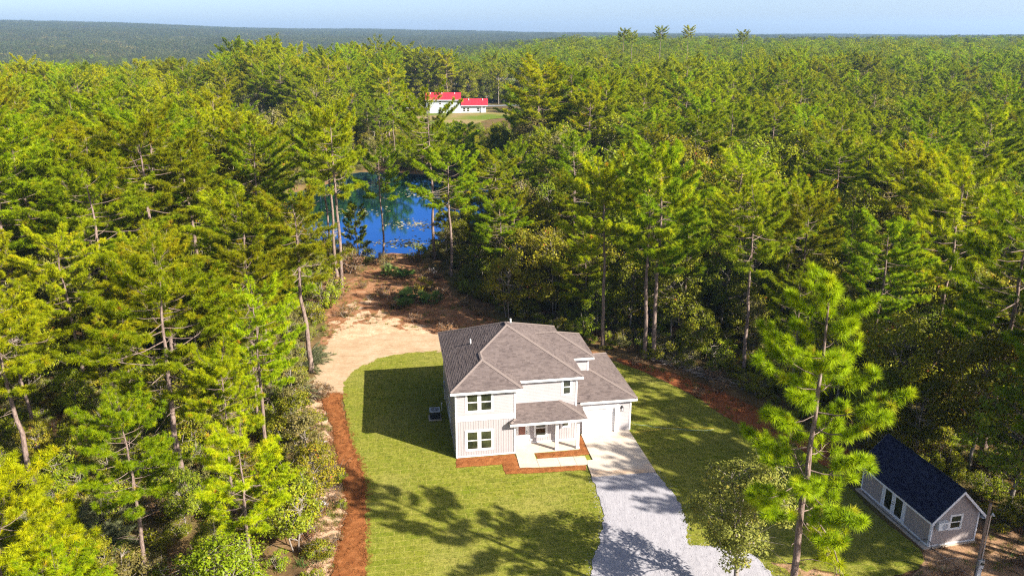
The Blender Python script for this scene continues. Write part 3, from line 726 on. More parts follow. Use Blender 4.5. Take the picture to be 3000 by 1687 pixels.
for y0, y1, hy in ((3.645, 4.71, 3.70), (2.56, 3.635, 3.58)):
    d = MB(); w.hex(d, ty(y1), ty(y0), .12, 2.05, .002, .03); dd = d.build('door', M['shedtrim'], shed)
    g = MB(); w.hex(g, ty(y1 - .2), ty(y0 + .2), .34, 1.9, .031, .036); g.build('pane', M['glass'], dd)
    g = MB(); w.hex(g, ty(hy + .02), ty(hy - .02), .98, 1.02, .03, .09); w.hex(g, ty(hy + .02), ty(hy - .02), 1.14, 1.18, .03, .06); g.build('handle', M['blackmetal'], dd)
RZ = SE + SW / 2 * SG
for y, n in ((0, -1), (SL, 1)):
    m = MB(); m.face([(0, y, .09), (SW, y, .09), (SW, y, SE), (SW / 2, y, RZ), (0, y, SE)]); q = y - n * .1
    m.face([(0, q, .09), (SW, q, .09), (SW, q, SE), (SW / 2, q, RZ), (0, q, SE)]); m.build('gable_wall', M['shedwall'], shed)
w = Wall((SW, 0, 0), (0, 1, 0), (1, 0, 0), SL, .091, SE, shed, M['shedwall'])
w = Wall((0, -.001, 0), (1, 0, 0), (0, -1, 0), SW, .091, SE - .1, shed, M['shedwall'], .05, 'wall')
w.trim('corner_board', .0, .11, .093, SE + .05, .03, M['shedtrim']); w.trim('corner_board', SW - .11, SW, .093, SE + .05, .03, M['shedtrim']); w.trim('skirt_board', .11, SW - .11, .093, .2, .026, M['shedtrim'])
w.window(1.36, 2.14, 1.28, 2.24, 1, .1, parent=shed)
g = MB(); w.hex(g, .28, 1.05, 1.45, 2.02, .02, .30); ms = g.build('heat_pump', M['pvc'], shed)
g = MB(); w.hex(g, .22, .279, 1.5, 1.97, .06, .28); g.build('side_panel', M['acgrey'], ms)
g = MB(); p = w.P(.74, 1.73, .3); q = w.P(.74, 1.73, .31); g.tube([p, q], .22, 16); g.build('fan_grille', M['acgrey'], ms)
srf = shed
o_ = .3
plane('roof', [(-o_, -o_), (-o_, SL + o_), (SW / 2, SL + o_), (SW / 2, -o_)], (-o_, 0), (1, 0), SE - o_ * SG + .08, SG, ('shd0', 'shd1', 'shd2'), srf)
plane('roof', [(SW + o_, SL + o_), (SW + o_, -o_), (SW / 2, -o_), (SW / 2, SL + o_)], (SW + o_, 0), (-1, 0), SE - o_ * SG + .08, SG, ('shd0', 'shd1', 'shd2'), srf)
for y0, y1 in ((-o_ - .03, -o_ - .002), (SL + o_ + .002, SL + o_ + .03)):
    for s_ in (-1, 1):
        x0 = SW / 2; x1 = SW / 2 + s_ * (SW / 2 + o_); zt = RZ + .06; ze = SE - o_ * SG + .06
        m = MB(); m.hexa([(x0, y0, zt - .22), (x1, y0, ze - .22), (x1, y1, ze - .22), (x0, y1, zt - .22), (x0, y0, zt), (x1, y0, ze), (x1, y1, ze), (x0, y1, zt)]); m.build('barge_board', M['shedtrim'], srf)
for s_ in (-1, 1):
    x = SW / 2 + s_ * (SW / 2 + o_); z = SE - o_ * SG + .02
    m = MB(); m.box(min(x, x - s_ * .03), max(x, x - s_ * .03), -o_, SL + o_, z - .14, z); m.build('fascia', M['shedtrim'], srf)
    m = MB(); m.box(min(x - s_ * .03, x - s_ * .3), max(x - s_ * .03, x - s_ * .3), -o_, SL + o_, z - .13, z - .115); m.build('soffit', M['shedtrim'], srf)
m = MB(); m.tube([(-.2, SL - .4, .14), (-.28, 4, .13), (-.2, .7, .13), (-.08, .25, .5), (-.06, .12, .62), (.05, -.12, .45), (.12, -.2, .05), (.4, -.5, .03)], .025, 6)
tag(m.build('black_cable', M['blackmetal']), 'black cable running along the foot of the shed', 'cable'); bpy.data.objects['black_cable'].matrix_world = Matrix.Translation(SO) @ Matrix.Rotation(SA, 4, 'Z')

# ------------------------------------------------------------------ far house with the red roof
rz0 = float(land(-24, 345)); rh = empty('red_roof_house', (-36.6, 343.0, rz0 - .05), R_(2.0)); tag(rh, 'long white two-part house with bright red metal roof on a far lawn', 'house')
def rbox(name, x0, x1, y0, y1, z0, z1, mat): m = MB(); m.box(x0, x1, y0, y1, z0, z1); return m.build(name, mat, rh)
rbox('wall', 0, 14.2, 0, 8, 0, 5.7, M['farwhite']); rbox('wall', 14.201, 25.4, .6, 8, 0, 3.3, M['farwhite'])
def groof(x0, x1, y0, y1, ze, zr):
    ym = (y0 + y1) / 2; m = MB()
    for (ya, yb) in ((y0, ym), (y1, ym)):
        m.hexa([(x0, ya, ze - .12), (x1, ya, ze - .12), (x1, yb, zr - .12), (x0, yb, zr - .12), (x0, ya, ze), (x1, ya, ze), (x1, yb, zr), (x0, yb, zr)])
        n = int((x1 - x0) / .6)
        for k in range(n):
            x = x0 + (k + .5) * (x1 - x0) / n
            m.hexa([(x - .03, ya, ze + .001), (x + .03, ya, ze + .001), (x + .03, yb, zr + .001), (x - .03, yb, zr + .001), (x - .02, ya, ze + .05), (x + .02, ya, ze + .05), (x + .02, yb, zr + .05), (x - .02, yb, zr + .05)])
    r = m.build('roof', M['redroof'], rh)
    m = MB()
    for x in (x0 + .25, x1 - .25):
        m.face([(x, y0 + .6, ze - .1), (x, y1 - .6, ze - .1), (x, ym, zr - .25)])
    m.build('gable', M['farwhite'], rh)
    m = MB(); m.box(x0, x1, y0 - .05, y0 - .002, ze - .35, ze - .01); m.build('gutter', M['farwhite'], r)
    return r
groof(-.5, 14.7, -.7, 8.7, 5.75, 8.5); groof(14.71, 26.2, -.1, 8.7, 3.35, 5.9)
for x, z in ((1.5, 8.0), (6.5, 8.0), (12, 8.0), (18, 5.4), (24, 5.4)):
    m = MB(); m.tube([(x, 3.2, z - .6), (x, 3.2, z + .6)], .12, 8); m.build('vent_pipe', M['pvc'], rh)
def rwin(x, z, wd, ht, y=0.0):
    m = MB(); m.box(x, x + wd, y - .05, y - .003, z, z + ht); o = m.build('window', M['white'], rh)
    for q in range(2):
        g = MB(); g.box(x + .1, x + wd - .1, y - .07, y - .051, z + .08 + q * (ht / 2), z + ht / 2 - .05 + q * (ht / 2)); g.build('pane', M['glass'], o)
for x in (.7, 5.3, 10.6): rwin(x, 3.75, 1.0, 1.5)
for x in (.3, 5.2, 10.3): rwin(x, 1.1, 1.3, 1.5)
for x in (2.0, 7.0, 12.2):
    m = MB(); m.box(x, x + 1.1, -.06, -.003, .1, 2.3); o = m.build('door', M['door_white'], rh); g = MB(); g.box(x + 1.02, x + 1.14, -.075, -.061, .1, 2.35); g.build('jamb', M['blackmetal'], o)
for x in (15.5, 17.2, 21.5): rwin(x, .8, 1.2, 1.5, .6)
m = MB(); m.box(23.6, 23.8, -.0, .18, 0, 3.2); m.build('porch_post', M['white'], rh); m = MB(); m.box(14.3, 14.5, -.0, .18, 0, 3.2); m.build('porch_post', M['white'], rh)
yard = [(-48, 352), (-47, 335), (-40, 318), (-30, 289), (-20, 285), (-8, 318), (2, 324), (6, 340), (2, 356), (-10, 360), (-40, 358)]
def drape(name, poly, step, mat, dz, **kw):
    o = sheet(name, smooth_poly(poly, 3, .8, 12), 0, mat, step)
    c = np.empty(len(o.data.vertices) * 3); o.data.vertices.foreach_get('co', c); c = c.reshape(-1, 3); c[:, 2] = land(c[:, 0], c[:, 1]) + dz
    o.data.vertices.foreach_set('co', c.ravel()); o.data.update(); return tag(o, **kw)
def yard_mat():
    t = NT('worn_yard_grass'); p = t.geo()
    col = t.ramp(t.noise(p, .06, 4), [(.38, (.11, .15, .018)), (.52, (.19, .17, .05)), (.68, (.27, .18, .10))]); t.bsdf(col, .95, None, .05); return t.done()
drape('yard', yard, 3.5, yard_mat(), .12, kind='structure', label='worn grass yard sloping down from the red-roofed house')
drape('road', [(-60, 372), (-30, 373), (0, 376), (30, 380), (60, 386), (60, 393), (30, 387), (0, 383), (-30, 380), (-60, 379)], 4, M['asphalt'], .14, kind='structure', label='grey road passing behind the red-roofed house')
drape('sand_clearing', [(36, 284), (39, 279), (45, 290), (47, 306), (41, 309), (37, 296)], 3, M['sandpatch'], .2, kind='structure', label='small bare sand clearing deep in the right wood')
drape('sand_clearing', [(170, 480), (185, 470), (215, 490), (235, 520), (215, 530), (185, 505)], 5, M['sandpatch'], .2, kind='structure', label='long bare sand clearing far out on the right')
# ------------------------------------------------------------------ tree kit (meshes shared between alike trees)
class TM:
    def __init__(s): s.V = []; s.T = []; s.A = []; s.n = 0
    def add(s, V, T, a):
        s.V.append(V); s.T.append(T + s.n); s.A.append(np.broadcast_to(a, (len(V),))); s.n += len(V)
    def tube(s, path, rad, n=5, a=0.0):
        P = np.asarray(path, float); k = len(P)
        t = np.gradient(P, axis=0); t /= np.linalg.norm(t, axis=1)[:, None] + 1e-9
        ref = np.array([0, 0, 1.0]) if abs(t[:, 2]).mean() < .8 else np.array([1.0, 0, 0])
        u = np.cross(t, ref); u /= np.linalg.norm(u, axis=1)[:, None] + 1e-9; v = np.cross(t, u)
        w = np.arange(n) * 2 * np.pi / n; rad = np.broadcast_to(np.asarray(rad, float), (k,))
        V = P[:, None, :] + (u[:, None, :] * np.cos(w)[None, :, None] + v[:, None, :] * np.sin(w)[None, :, None]) * rad[:, None, None]
        i = np.arange(k - 1)[:, None] * n + np.arange(n)[None, :]; j = np.arange(k - 1)[:, None] * n + (np.arange(n)[None, :] + 1) % n
        T = np.concatenate([np.stack([i, j, j + n], -1).reshape(-1, 3), np.stack([i, j + n, i + n], -1).reshape(-1, 3)])
        s.add(V.reshape(-1, 3), T, a)
    def needles(s, C, D, n, ln, w, tint, rg, spread=.85):
        """n needles round each twig end C pointing about D"""
        K = len(C); C = np.repeat(C, n, 0); D = np.repeat(D, n, 0); tint = np.repeat(tint, n)
        d = D + rg.normal(0, spread, (K * n, 3)); d /= np.linalg.norm(d, axis=1)[:, None] + 1e-9
        sd = np.cross(d, D + np.array([0, 0, .45]) + rg.normal(0, .38, (K * n, 3))); sd /= np.linalg.norm(sd, axis=1)[:, None] + 1e-9
        L = ln * rg.uniform(.7, 1.1, (K * n, 1)); b = C - D * ln * rg.uniform(0, .35, (K * n, 1))
        V = np.stack([b - sd * w * .5, b + sd * w * .5, b + d * L - np.array([0, 0, .12]) * L], 1).reshape(-1, 3)
        s.add(V, np.arange(K * n * 3).reshape(-1, 3), np.repeat(np.clip(tint + rg.normal(0, .06, K * n), 0, 1), 3))
    def leaves(s, C, size, tint, rg, up=.75, out=None):
        K = len(C); nrm = rg.normal(0, .62, (K, 3)) + np.array([0, 0, up]) + (0 if out is None else out); nrm /= np.linalg.norm(nrm, axis=1)[:, None]
        a = np.cross(nrm, rg.normal(0, 1, (K, 3))); a /= np.linalg.norm(a, axis=1)[:, None]; b = np.cross(nrm, a)
        sz = size * rg.uniform(.6, 1.25, (K, 1))
        V = np.stack([C - a * sz * .6, C + b * sz * .32, C + a * sz * .6, C - b * sz * .32], 1).reshape(-1, 3)
        i = np.arange(K)[:, None] * 4
        s.add(V, np.concatenate([i + np.array([0, 1, 2]), i + np.array([0, 2, 3])]), np.repeat(tint, 4))
    def mesh(s, name, mat, smooth=False):
        return mesh_np(name, np.concatenate(s.V), np.concatenate(s.T), [mat], None, np.concatenate(s.A), smooth)
    def data(s): return np.concatenate(s.V), np.concatenate(s.T), np.concatenate(s.A)

UP = np.array([0, 0, 1.0])
def unit(v): return v / (np.linalg.norm(v) + 1e-9)

def pine(seed, H, cb, R, nb, nn=56, nl=.40, nw=.038, twig=1.2, flat=0.0, dead=7, lean=(0, 0), mat='needle', tuftmul=1, brk='bark', tbias=0.0, low=1.0, cone=0.0, clump=True):
    rg = np.random.default_rng(seed); tr = TM(); cr = TM()
    zz = np.linspace(0, 1, 14); zt_ = .955; wob = np.cumsum(rg.normal(0, .06, (14, 2)), 0); wob -= wob[0]
    P = np.stack([wob[:, 0] + lean[0] * zz ** 1.3, wob[:, 1] + lean[1] * zz ** 1.3, zz * H * zt_], 1)
    r0 = .0085 * H + .04; rad = r0 * (1.08 - zz) ** .75; rad[0] *= 1.25
    tr.tube(P, rad, 8)
    at = lambda z: np.array([np.interp(z, P[:, 2], P[:, 0]), np.interp(z, P[:, 2], P[:, 1]), z])
    C = []; D = []; TT = []
    ang = rg.uniform(0, 6.28)
    for k in range(nb):
        t = (k + rg.uniform(0, .8)) / nb; z = H * (cb + (1 - cb) * t * .90); ang += 2.4 + rg.normal(0, .35)
        prof = np.sin(np.pi * (.27 + .56 * t)) ** .6 if not flat else (.45 + .55 * np.sin(np.pi * (.1 + .62 * t ** .8)))
        prof *= 1 - cone * t
        if t < .25: prof *= low + (1 - low) * t * 4
        L = R * prof * (rg.uniform(.72, 1.06) if clump else rg.uniform(.55, 1.12))
        el = np.radians(np.interp(t, [0, .45, .8, 1], [-8, 6, 20, 40]) * (1 - .4 * flat) + rg.normal(0, 9))
        h = np.array([np.cos(ang), np.sin(ang), 0]); d = h * np.cos(el) + UP * np.sin(el)
        q = np.linspace(0, 1, 5)[:, None]
        path = at(z) + d * L * q + UP * (L * .16 * q ** 2.2) - UP * (L * .10 * np.sin(q * np.pi)) + np.cumsum(rg.normal(0, .03 * L / 4, (5, 3)), 0) * (q > 0)
        br = max(.018, r0 * .26 * (L / R) ** .8 * (1.1 - t * .5)); tr.tube(path, br * np.array([1, .8, .6, .42, .25]), 4)
        nt = int((4 + L * 3.1) * twig * rg.uniform(.75, 1.25)); f0 = max(.3, 1 - 2.7 / L) if clump else .3
        for i in range(nt):
            f = f0 + (1 - f0) * (i + rg.uniform(0, 1)) / nt; x = f * 4; j = min(int(x), 3); p = path[j] + (path[j + 1] - path[j]) * (x - j)
            dd = unit(path[j + 1] - path[j]); s_ = 1 if i % 2 else -1; side = unit(np.cross(dd, UP)) * s_
            td = unit(dd * rg.uniform(.5, 1.1) + side * rg.uniform(.3, 1.0) + UP * rg.uniform(-.05, .55))
            tl = (.3 + (.33 * min(L, 3.6) if clump else .34 * L) * (1.08 - f)) * rg.uniform(.6, 1.25)
            e = p + td * tl + UP * .08 * tl; tr.tube(np.stack([p, (p + e) / 2 - UP * .03 * tl, e]), br * .3 * np.array([1, .7, .4]), 3)
            base = rg.uniform(.18, .62) + .16 * (t - .5) + tbias
            for g in range(tuftmul + (rg.random() < .75) + (tl > .8)):
                fr = 1 - g * .3; C.append(p + (e - p) * fr + rg.normal(0, .05, 3)); D.append(unit(td + UP * .5)); 
                TT.append(base + rg.normal(0, .09) if rg.random() > .05 else rg.uniform(.72, 1.0 if rg.random() < .25 else .9))
        C.append(path[-1]); D.append(unit(d + UP * .5)); TT.append(rg.uniform(.3, .6))
    for k in range(dead):
        z = H * cb * rg.uniform(.55, 1.05); a = rg.uniform(0, 6.28); d = np.array([np.cos(a), np.sin(a), rg.uniform(-.25, .35)]); L = rg.uniform(.5, 2.6)
        q = np.linspace(0, 1, 4)[:, None]; pa = at(z) + d * L * q + np.cumsum(rg.normal(0, .07 * L, (4, 3)), 0) * (q > 0); tr.tube(pa, .035 * np.array([1, .7, .45, .2]), 4)
    top = at(H * .955)
    for i in range(9): C.append(top + rg.normal(0, .35, 3)); D.append(unit(UP + rg.normal(0, .3, 3))); TT.append(.55)
    cr.needles(np.array(C), np.array(D), nn, nl, nw, np.array(TT), rg)
    return tr.mesh('trunk', M[brk], True), cr.mesh('crown', M[mat])

def broad(seed, H, R, ncl, nlf, ls, mat='leaf', cb=.25, brk='bark_grey', clr=.85, dens=1.0, multi=1, top=.0):
    rg = np.random.default_rng(seed); tr = TM(); cr = TM()
    for s_ in range(multi):
        a = rg.uniform(0, 6.28); off = np.array([np.cos(a), np.sin(a), 0]) * (.25 if multi > 1 else 0)
        hh = H * rg.uniform(.75, .9); zz = np.linspace(0, 1, 7); wob = np.cumsum(rg.normal(0, .05 * H / 7, (7, 2)), 0); wob -= wob[0]
        P = np.stack([off[0] * (1 + 3 * zz) + wob[:, 0], off[1] * (1 + 3 * zz) + wob[:, 1], zz * hh], 1)
        r0 = .011 * H + .03; tr.tube(P, r0 * (1.05 - zz * .9) / (1 if multi == 1 else 1.5), 6)
    cz = H * (cb + 1) / 2; rz = H * (1 - cb) / 2
    done = 0
    while done < ncl:
        v = rg.normal(0, 1, 3); v = v / np.linalg.norm(v) * rg.uniform(.35, 1.0) ** .5
        c = np.array([v[0] * R, v[1] * R, cz + v[2] * rz]); wv = 1 - .25 * max(0, v[2]); c[:2] *= wv * rg.uniform(.8, 1.1)
        done += 1
        j = np.argmin(abs(P[:, 2] - max(P[1, 2], c[2] - np.hypot(c[0], c[1]) * .6))); b = P[j]
        mid = (b + c) / 2 + rg.normal(0, .12 * R, 3) - UP * .05 * R
        tr.tube(np.stack([b, mid, c + UP * .2]), r0 * np.array([.32, .2, .07]), 4)
        cl = clr * rg.uniform(.6, 1.25) * R / 2.4; n = int(nlf * rg.uniform(.6, 1.3))
        q = rg.normal(0, 1, (n, 3)); q = q / np.linalg.norm(q, axis=1)[:, None] * (rg.uniform(0, 1, (n, 1)) ** .45) * cl * np.array([1, 1, .65])
        tint = np.clip(rg.uniform(.2, .6) + rg.normal(0, .11, n) + (rg.random(n) < .05) * .4, 0, 1)
        cr.leaves(c + q, ls, tint, rg, .6, q / (np.linalg.norm(q, axis=1)[:, None] + 1e-6) * .7 + v * np.array([.4, .4, .2]))
        for g in range(3):
            e = c + rg.normal(0, .6, 3) * cl; tr.tube(np.stack([c, (c + e) / 2 + rg.normal(0, .05, 3), e]), [.018, .012, .006], 3)
    return tr.mesh('trunk', M[brk], True), cr.mesh('crown', M[mat])

def bare(seed, H, brk='deadwood', depth=4, spread=.55):
    rg = np.random.default_rng(seed); tr = TM(); tw = TM()
    def grow(p, d, L, r, k):
        n = 4; q = [p]; dd = d
        for i in range(n):
            dd = unit(dd + rg.normal(0, .13, 3) + UP * .05); q.append(q[-1] + dd * L / n)
        (tr if k >= 2 else tw).tube(np.array(q), r * np.linspace(1, .6, n + 1), 6 if k > 2 else 3)
        if k == 0: return
        for i in range(rg.integers(3, 6)):
            f = rg.uniform(.35, 1.0); j = min(int(f * n), n - 1); b = q[j] + (q[j + 1] - q[j]) * (f * n - j)
            grow(b, unit(dd + rg.normal(0, spread, 3)), L * rg.uniform(.45, .75), r * .5, k - 1)
    grow(np.zeros(3), UP, H * .52, .011 * H + .03, depth)
    return tr.mesh('trunk', M[brk], True), tw.mesh('twigs', M[brk])

def feather(seed, R, H, n):
    rg = np.random.default_rng(seed); cr = TM(); tr = TM()
    for k in range(n):
        a = rg.uniform(0, 6.28); b = np.array([np.cos(a), np.sin(a), 0]) * R * rg.uniform(.0, .5); d = unit(np.array([np.cos(a), np.sin(a), rg.uniform(.3, 1.4)])); L = H * rg.uniform(.7, 1.2)
        q = np.linspace(0, 1, 6)[:, None]; p = b + d * L * q - UP * (L * .32 * q ** 2.4); tr.tube(p, np.linspace(.02, .004, 6), 3)
        m = 46; f = rg.uniform(.2, 1, m); x = f * 5; j = np.minimum(x.astype(int), 4); c = p[j] + (p[j + 1] - p[j]) * (x - j)[:, None]
        cr.needles(c, np.broadcast_to(unit(p[-1] - p[0]), c.shape), 3, .42, .035, np.clip(rg.normal(.5, .2) + rg.normal(0, .1, m), 0, 1), rg, .42)
    return tr.mesh('stem', M['deadwood'], True), cr.mesh('foliage', M['feather'])

def fan_palm(seed, n=26, R=.9):
    """saw palmetto: stiff fans on short stalks"""
    rg = np.random.default_rng(seed); cr = TM(); tr = TM()
    for k in range(n):
        a = rg.uniform(0, 6.28); el = rg.uniform(.35, 1.3); d = np.array([np.cos(a) * np.cos(el), np.sin(a) * np.cos(el), np.sin(el)]); L = R * rg.uniform(.6, 1.1)
        b = rg.normal(0, .25, 3) * np.array([1, 1, 0]); c = b + d * L; tr.tube(np.stack([b, c]), [.015, .01], 3)
        side = unit(np.cross(d, UP)); V = []; T = []; tn = []
        for i in range(11):
            w = (i - 5) / 5 * 1.35; f = unit(d * np.cos(w) + side * np.sin(w) - UP * .1); l = .55 * rg.uniform(.85, 1.1); s2 = unit(np.cross(f, np.cross(d, side))) * .04
            V += [c, c + f * l * .55 + s2, c + f * l, c + f * l * .55 - s2]; T += [[4 * i, 4 * i + 1, 4 * i + 2], [4 * i, 4 * i + 2, 4 * i + 3]]
        cr.add(np.array(V), np.array(T), np.full(len(V), rg.uniform(.3, .75)))
    return tr.mesh('stem', M['fern'], True), cr.mesh('foliage', M['fern'])

# kinds: (trunk mesh, crown mesh, height built, crown radius, crown base share)
KIT = {}
def kit(k, meshes, H, R, cb): KIT[k] = (meshes[0], meshes[1], H, R, cb)
kit('p0', pine(11, 20, .52, 4.6, 40, low=.75), 20, 4.6, .52)
kit('p1', pine(12, 20, .58, 4.9, 34, lean=(.5, .2), low=.8), 20, 4.9, .58)
kit('p2', pine(13, 20, .44, 4.4, 46, low=.6), 20, 4.4, .44)
kit('p3', pine(14, 20, .64, 4.8, 30, flat=.6, lean=(-.4, .3)), 20, 4.8, .64)
kit('p4', pine(15, 20, .47, 5.2, 38, lean=(.2, -.6), dead=9, low=.7), 20, 5.2, .47)
kit('p5', pine(16, 16, .30, 4.3, 44, low=.8), 16, 4.3, .30)
kit('p6', pine(17, 20, .54, 3.9, 36, tbias=.08), 20, 3.9, .54)
kit('p9', pine(20, 20, .49, 4.9, 36, lean=(-.6, -.2), dead=9), 20, 4.9, .49)
kit('p7', pine(18, 9, .12, 2.3, 34, nn=56, nl=.40, dead=0), 9, 2.3, .12)
kit('p8', pine(19, 36, .84, 4.6, 26, flat=.75, twig=1.0, nn=34, nl=.5, nw=.06, dead=8), 36, 4.6, .84)
kit('b0', broad(31, 10, 3.0, 62, 120, .24), 10, 3.0, .25)
kit('b1', broad(32, 12, 3.2, 70, 115, .25, cb=.3), 12, 3.2, .3)
kit('b2', broad(33, 8, 2.6, 50, 125, .22, cb=.15, multi=2), 8, 2.6, .15)
kit('b3', broad(34, 11, 2.4, 52, 105, .24, cb=.22, mat='leaf_pale'), 11, 2.4, .22)
kit('b4', broad(35, 9, 2.8, 55, 125, .22, cb=.12, mat='leaf_bright', multi=2), 9, 2.8, .12)
kit('d0', bare(41, 11), 11, 2.5, .4)
kit('d1', bare(42, 13, spread=.45), 13, 2.5, .4)
kit('d2', bare(43, 9, brk='bark_grey', spread=.7), 9, 2.5, .4)
kit('s0', broad(51, 2.2, 1.5, 22, 80, .15, cb=.02, multi=3, clr=.95), 2.2, 1.5, .0)
kit('s1', broad(52, 2.8, 1.4, 24, 80, .15, cb=.02, multi=3, mat='leaf_bright', clr=.95), 2.8, 1.4, .0)
kit('s2', broad(53, 1.8, 1.3, 18, 70, .13, cb=.02, multi=3, mat='leaf_pale', clr=.95), 1.8, 1.3, .0)
kit('s3', broad(54, 1.5, 1.1, 16, 60, .13, cb=.02, multi=3, mat='dry', clr=.95), 1.5, 1.1, .0)

# light versions for the distance, trunk and crown in one mesh
def joined(name, parts, mats):
    V = []; T = []; A = []; I = []; n = 0
    for i, tm in enumerate(parts):
        v, t, a = tm.data(); V.append(v); T.append(t + n); A.append(a); I.append(np.full(len(t), i)); n += len(v)
    return mesh_np(name, np.concatenate(V), np.concatenate(T), [M[q] for q in mats], np.concatenate(I), np.concatenate(A))
def far_pine(seed, H, cb, R, n, tr=None, cr=None, off=(0, 0, 0), nn=10, nl=.62, nw=.3, tb=0.0):
    rg = np.random.default_rng(seed); tr = tr or TM(); cr = cr or TM(); off = np.array(off, float)
    tr.tube(np.array([[0, 0, 0], [0, 0, H * .5], [0, 0, H * .8]]) + off, [.16, .12, .05], 4)
    m = max(7, n // 15); t = (np.arange(m) + rg.uniform(0, 1, m)) / m; a = np.arange(m) * 2.4 + rg.normal(0, .4, m); pr = np.sin(np.pi * (.25 + .60 * t)) ** .6 * R * rg.uniform(.35, .95, m)
    cc = np.stack([np.cos(a) * pr, np.sin(a) * pr, H * (cb + (1 - cb) * t * .97)], 1); k = rg.integers(0, m, n); a = a[k]
    C = cc[k] + rg.normal(0, .26 * R / 1.6, (n, 3)) * np.array([1, 1, .6]) + off
    cr.needles(C, np.stack([np.cos(a) * .6, np.sin(a) * .6, np.full(n, .9)], 1), nn, nl, nw, np.clip(rg.normal(.42 + tb, .10, n) + rg.normal(0, .1, m)[k], 0, .92), rg)
    return tr, cr
def far_broad(seed, H, R, n, tr=None, cr=None, off=(0, 0, 0), ls=.62):
    rg = np.random.default_rng(seed); tr = tr or TM(); cr = cr or TM(); off = np.array(off, float)
    tr.tube(np.array([[0, 0, 0], [0, 0, H * .4], [0, 0, H * .7]]) + off, [.2, .14, .05], 4)
    c = rg.normal(0, 1, (26, 3)); c = c / np.linalg.norm(c, axis=1)[:, None] * rg.uniform(.5, 1, (26, 1)) * np.array([R, R, H * .36]); c[:, 2] += H * .62
    k = rg.integers(0, 26, n); C = c[k] + rg.normal(0, .33 * R / 2, (n, 3)) + off
    cr.leaves(C, ls, np.clip(rg.uniform(.2, .6, 26)[k] + rg.normal(0, .1, n), 0, 1), rg)
    return tr, cr
M['far_darkened'] = foliage('far_darkened_leaves', [(0, (.06, .08, .022)), (.5, (.12, .145, .04)), (1, (.23, .21, .09))], rnd=(.7, 1.15))  # distance dimming put into the foliage: darker, bluer than the near needles
LOD = []
for i, (H_, cb_, R_c, tb) in enumerate(((21, .42, 4.2, 0), (19, .35, 4.0, .05), (22, .5, 4.5, -.05), (17, .3, 3.7, .08))):
    LOD.append(joined('far_pine', far_pine(60 + i, H_, cb_, R_c, 240, tb=tb), ('bark', 'needle')))
for i, (H_, R_c, mt) in enumerate(((13, 3.4, 'leaf'), (15, 3.6, 'leaf'), (14, 3.6, 'leaf_pale'))):
    LOD.append(joined('far_broadleaf', far_broad(70 + i, H_, R_c, 560), ('bark_grey', mt)))
for i in range(2): LOD.append(joined('far_darkened_pine', far_pine(66 + i, 20, .36, 4.4, 240), ('bark', 'far_darkened')))  # pines again, with the distance dimming in their colour
CLUMP = []
for i in range(4):
    rg = np.random.default_rng(80 + i); tr = TM(); cr = TM(); tr2 = TM(); cr2 = TM()
    for k in range(64):
        x, y = rg.uniform(-31, 31, 2)
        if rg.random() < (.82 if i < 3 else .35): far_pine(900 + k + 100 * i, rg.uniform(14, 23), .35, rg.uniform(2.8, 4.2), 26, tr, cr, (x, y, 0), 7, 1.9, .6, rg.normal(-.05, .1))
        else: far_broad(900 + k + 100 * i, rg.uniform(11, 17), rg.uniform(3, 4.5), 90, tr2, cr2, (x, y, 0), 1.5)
    CLUMP.append(joined('tree_clump', (tr, cr, cr2), ('bark', 'far_darkened', 'leaf_pale' if i == 3 else 'far_darkened')))

# ------------------------------------------------------------------ scatter as one object (geometry nodes instances)
def scatter(name, pts, scl, rot, idx, meshes, label, cat, kind='stuff', tilt=0.0):
    kc = bpy.data.collections.new(name + '_kit')
    for i, me in enumerate(meshes):
        ms = me if isinstance(me, (tuple, list)) else (me,)
        if len(ms) == 1: o = bpy.data.objects.new('%s_kit_%02d' % (name, i), ms[0]); kc.objects.link(o)
        else:
            sub = bpy.data.collections.new('%s_kit_%02d' % (name, i)); kc.children.link(sub)
            for q in ms: sub.objects.link(bpy.data.objects.new(name + '_piece', q))
    me = bpy.data.meshes.new(name); me.vertices.add(len(pts)); me.vertices.foreach_set('co', np.asarray(pts, np.float32).ravel())
    for nm, ty, v in (('scl', 'FLOAT', scl), ('rot', 'FLOAT', rot), ('idx', 'INT', idx)):
        a = me.attributes.new(nm, ty, 'POINT'); a.data.foreach_set('value', np.asarray(v, np.int32 if ty == 'INT' else np.float32))
    me.update(); o = bpy.data.objects.new(name, me); link(o); tag(o, label, cat, kind=kind)
    ng = bpy.data.node_groups.new(name, 'GeometryNodeTree')
    ng.interface.new_socket('Geometry', in_out='INPUT', socket_type='NodeSocketGeometry'); ng.interface.new_socket('Geometry', in_out='OUTPUT', socket_type='NodeSocketGeometry')
    N = ng.nodes.new; L = ng.links.new
    gi = N('NodeGroupInput'); go = N('NodeGroupOutput'); ip = N('GeometryNodeInstanceOnPoints'); ci = N('GeometryNodeCollectionInfo')
    ci.inputs['Collection'].default_value = kc; ci.inputs['Separate Children'].default_value = True; ci.inputs['Reset Children'].default_value = True
    def attr(nm, ty):
        a = N('GeometryNodeInputNamedAttribute'); a.data_type = ty; a.inputs['Name'].default_value = nm; return a.outputs[0]
    cx = N('ShaderNodeCombineXYZ'); L(attr('rot', 'FLOAT'), cx.inputs['Z'])
    L(gi.outputs[0], ip.inputs['Points']); L(ci.outputs[0], ip.inputs['Instance']); ip.inputs['Pick Instance'].default_value = True
    L(attr('idx', 'INT'), ip.inputs['Instance Index']); L(cx.outputs[0], ip.inputs['Rotation']); L(attr('scl', 'FLOAT'), ip.inputs['Scale']); L(ip.outputs[0], go.inputs[0])
    md = o.modifiers.new('scatter', 'NODES'); md.node_group = ng
    return o

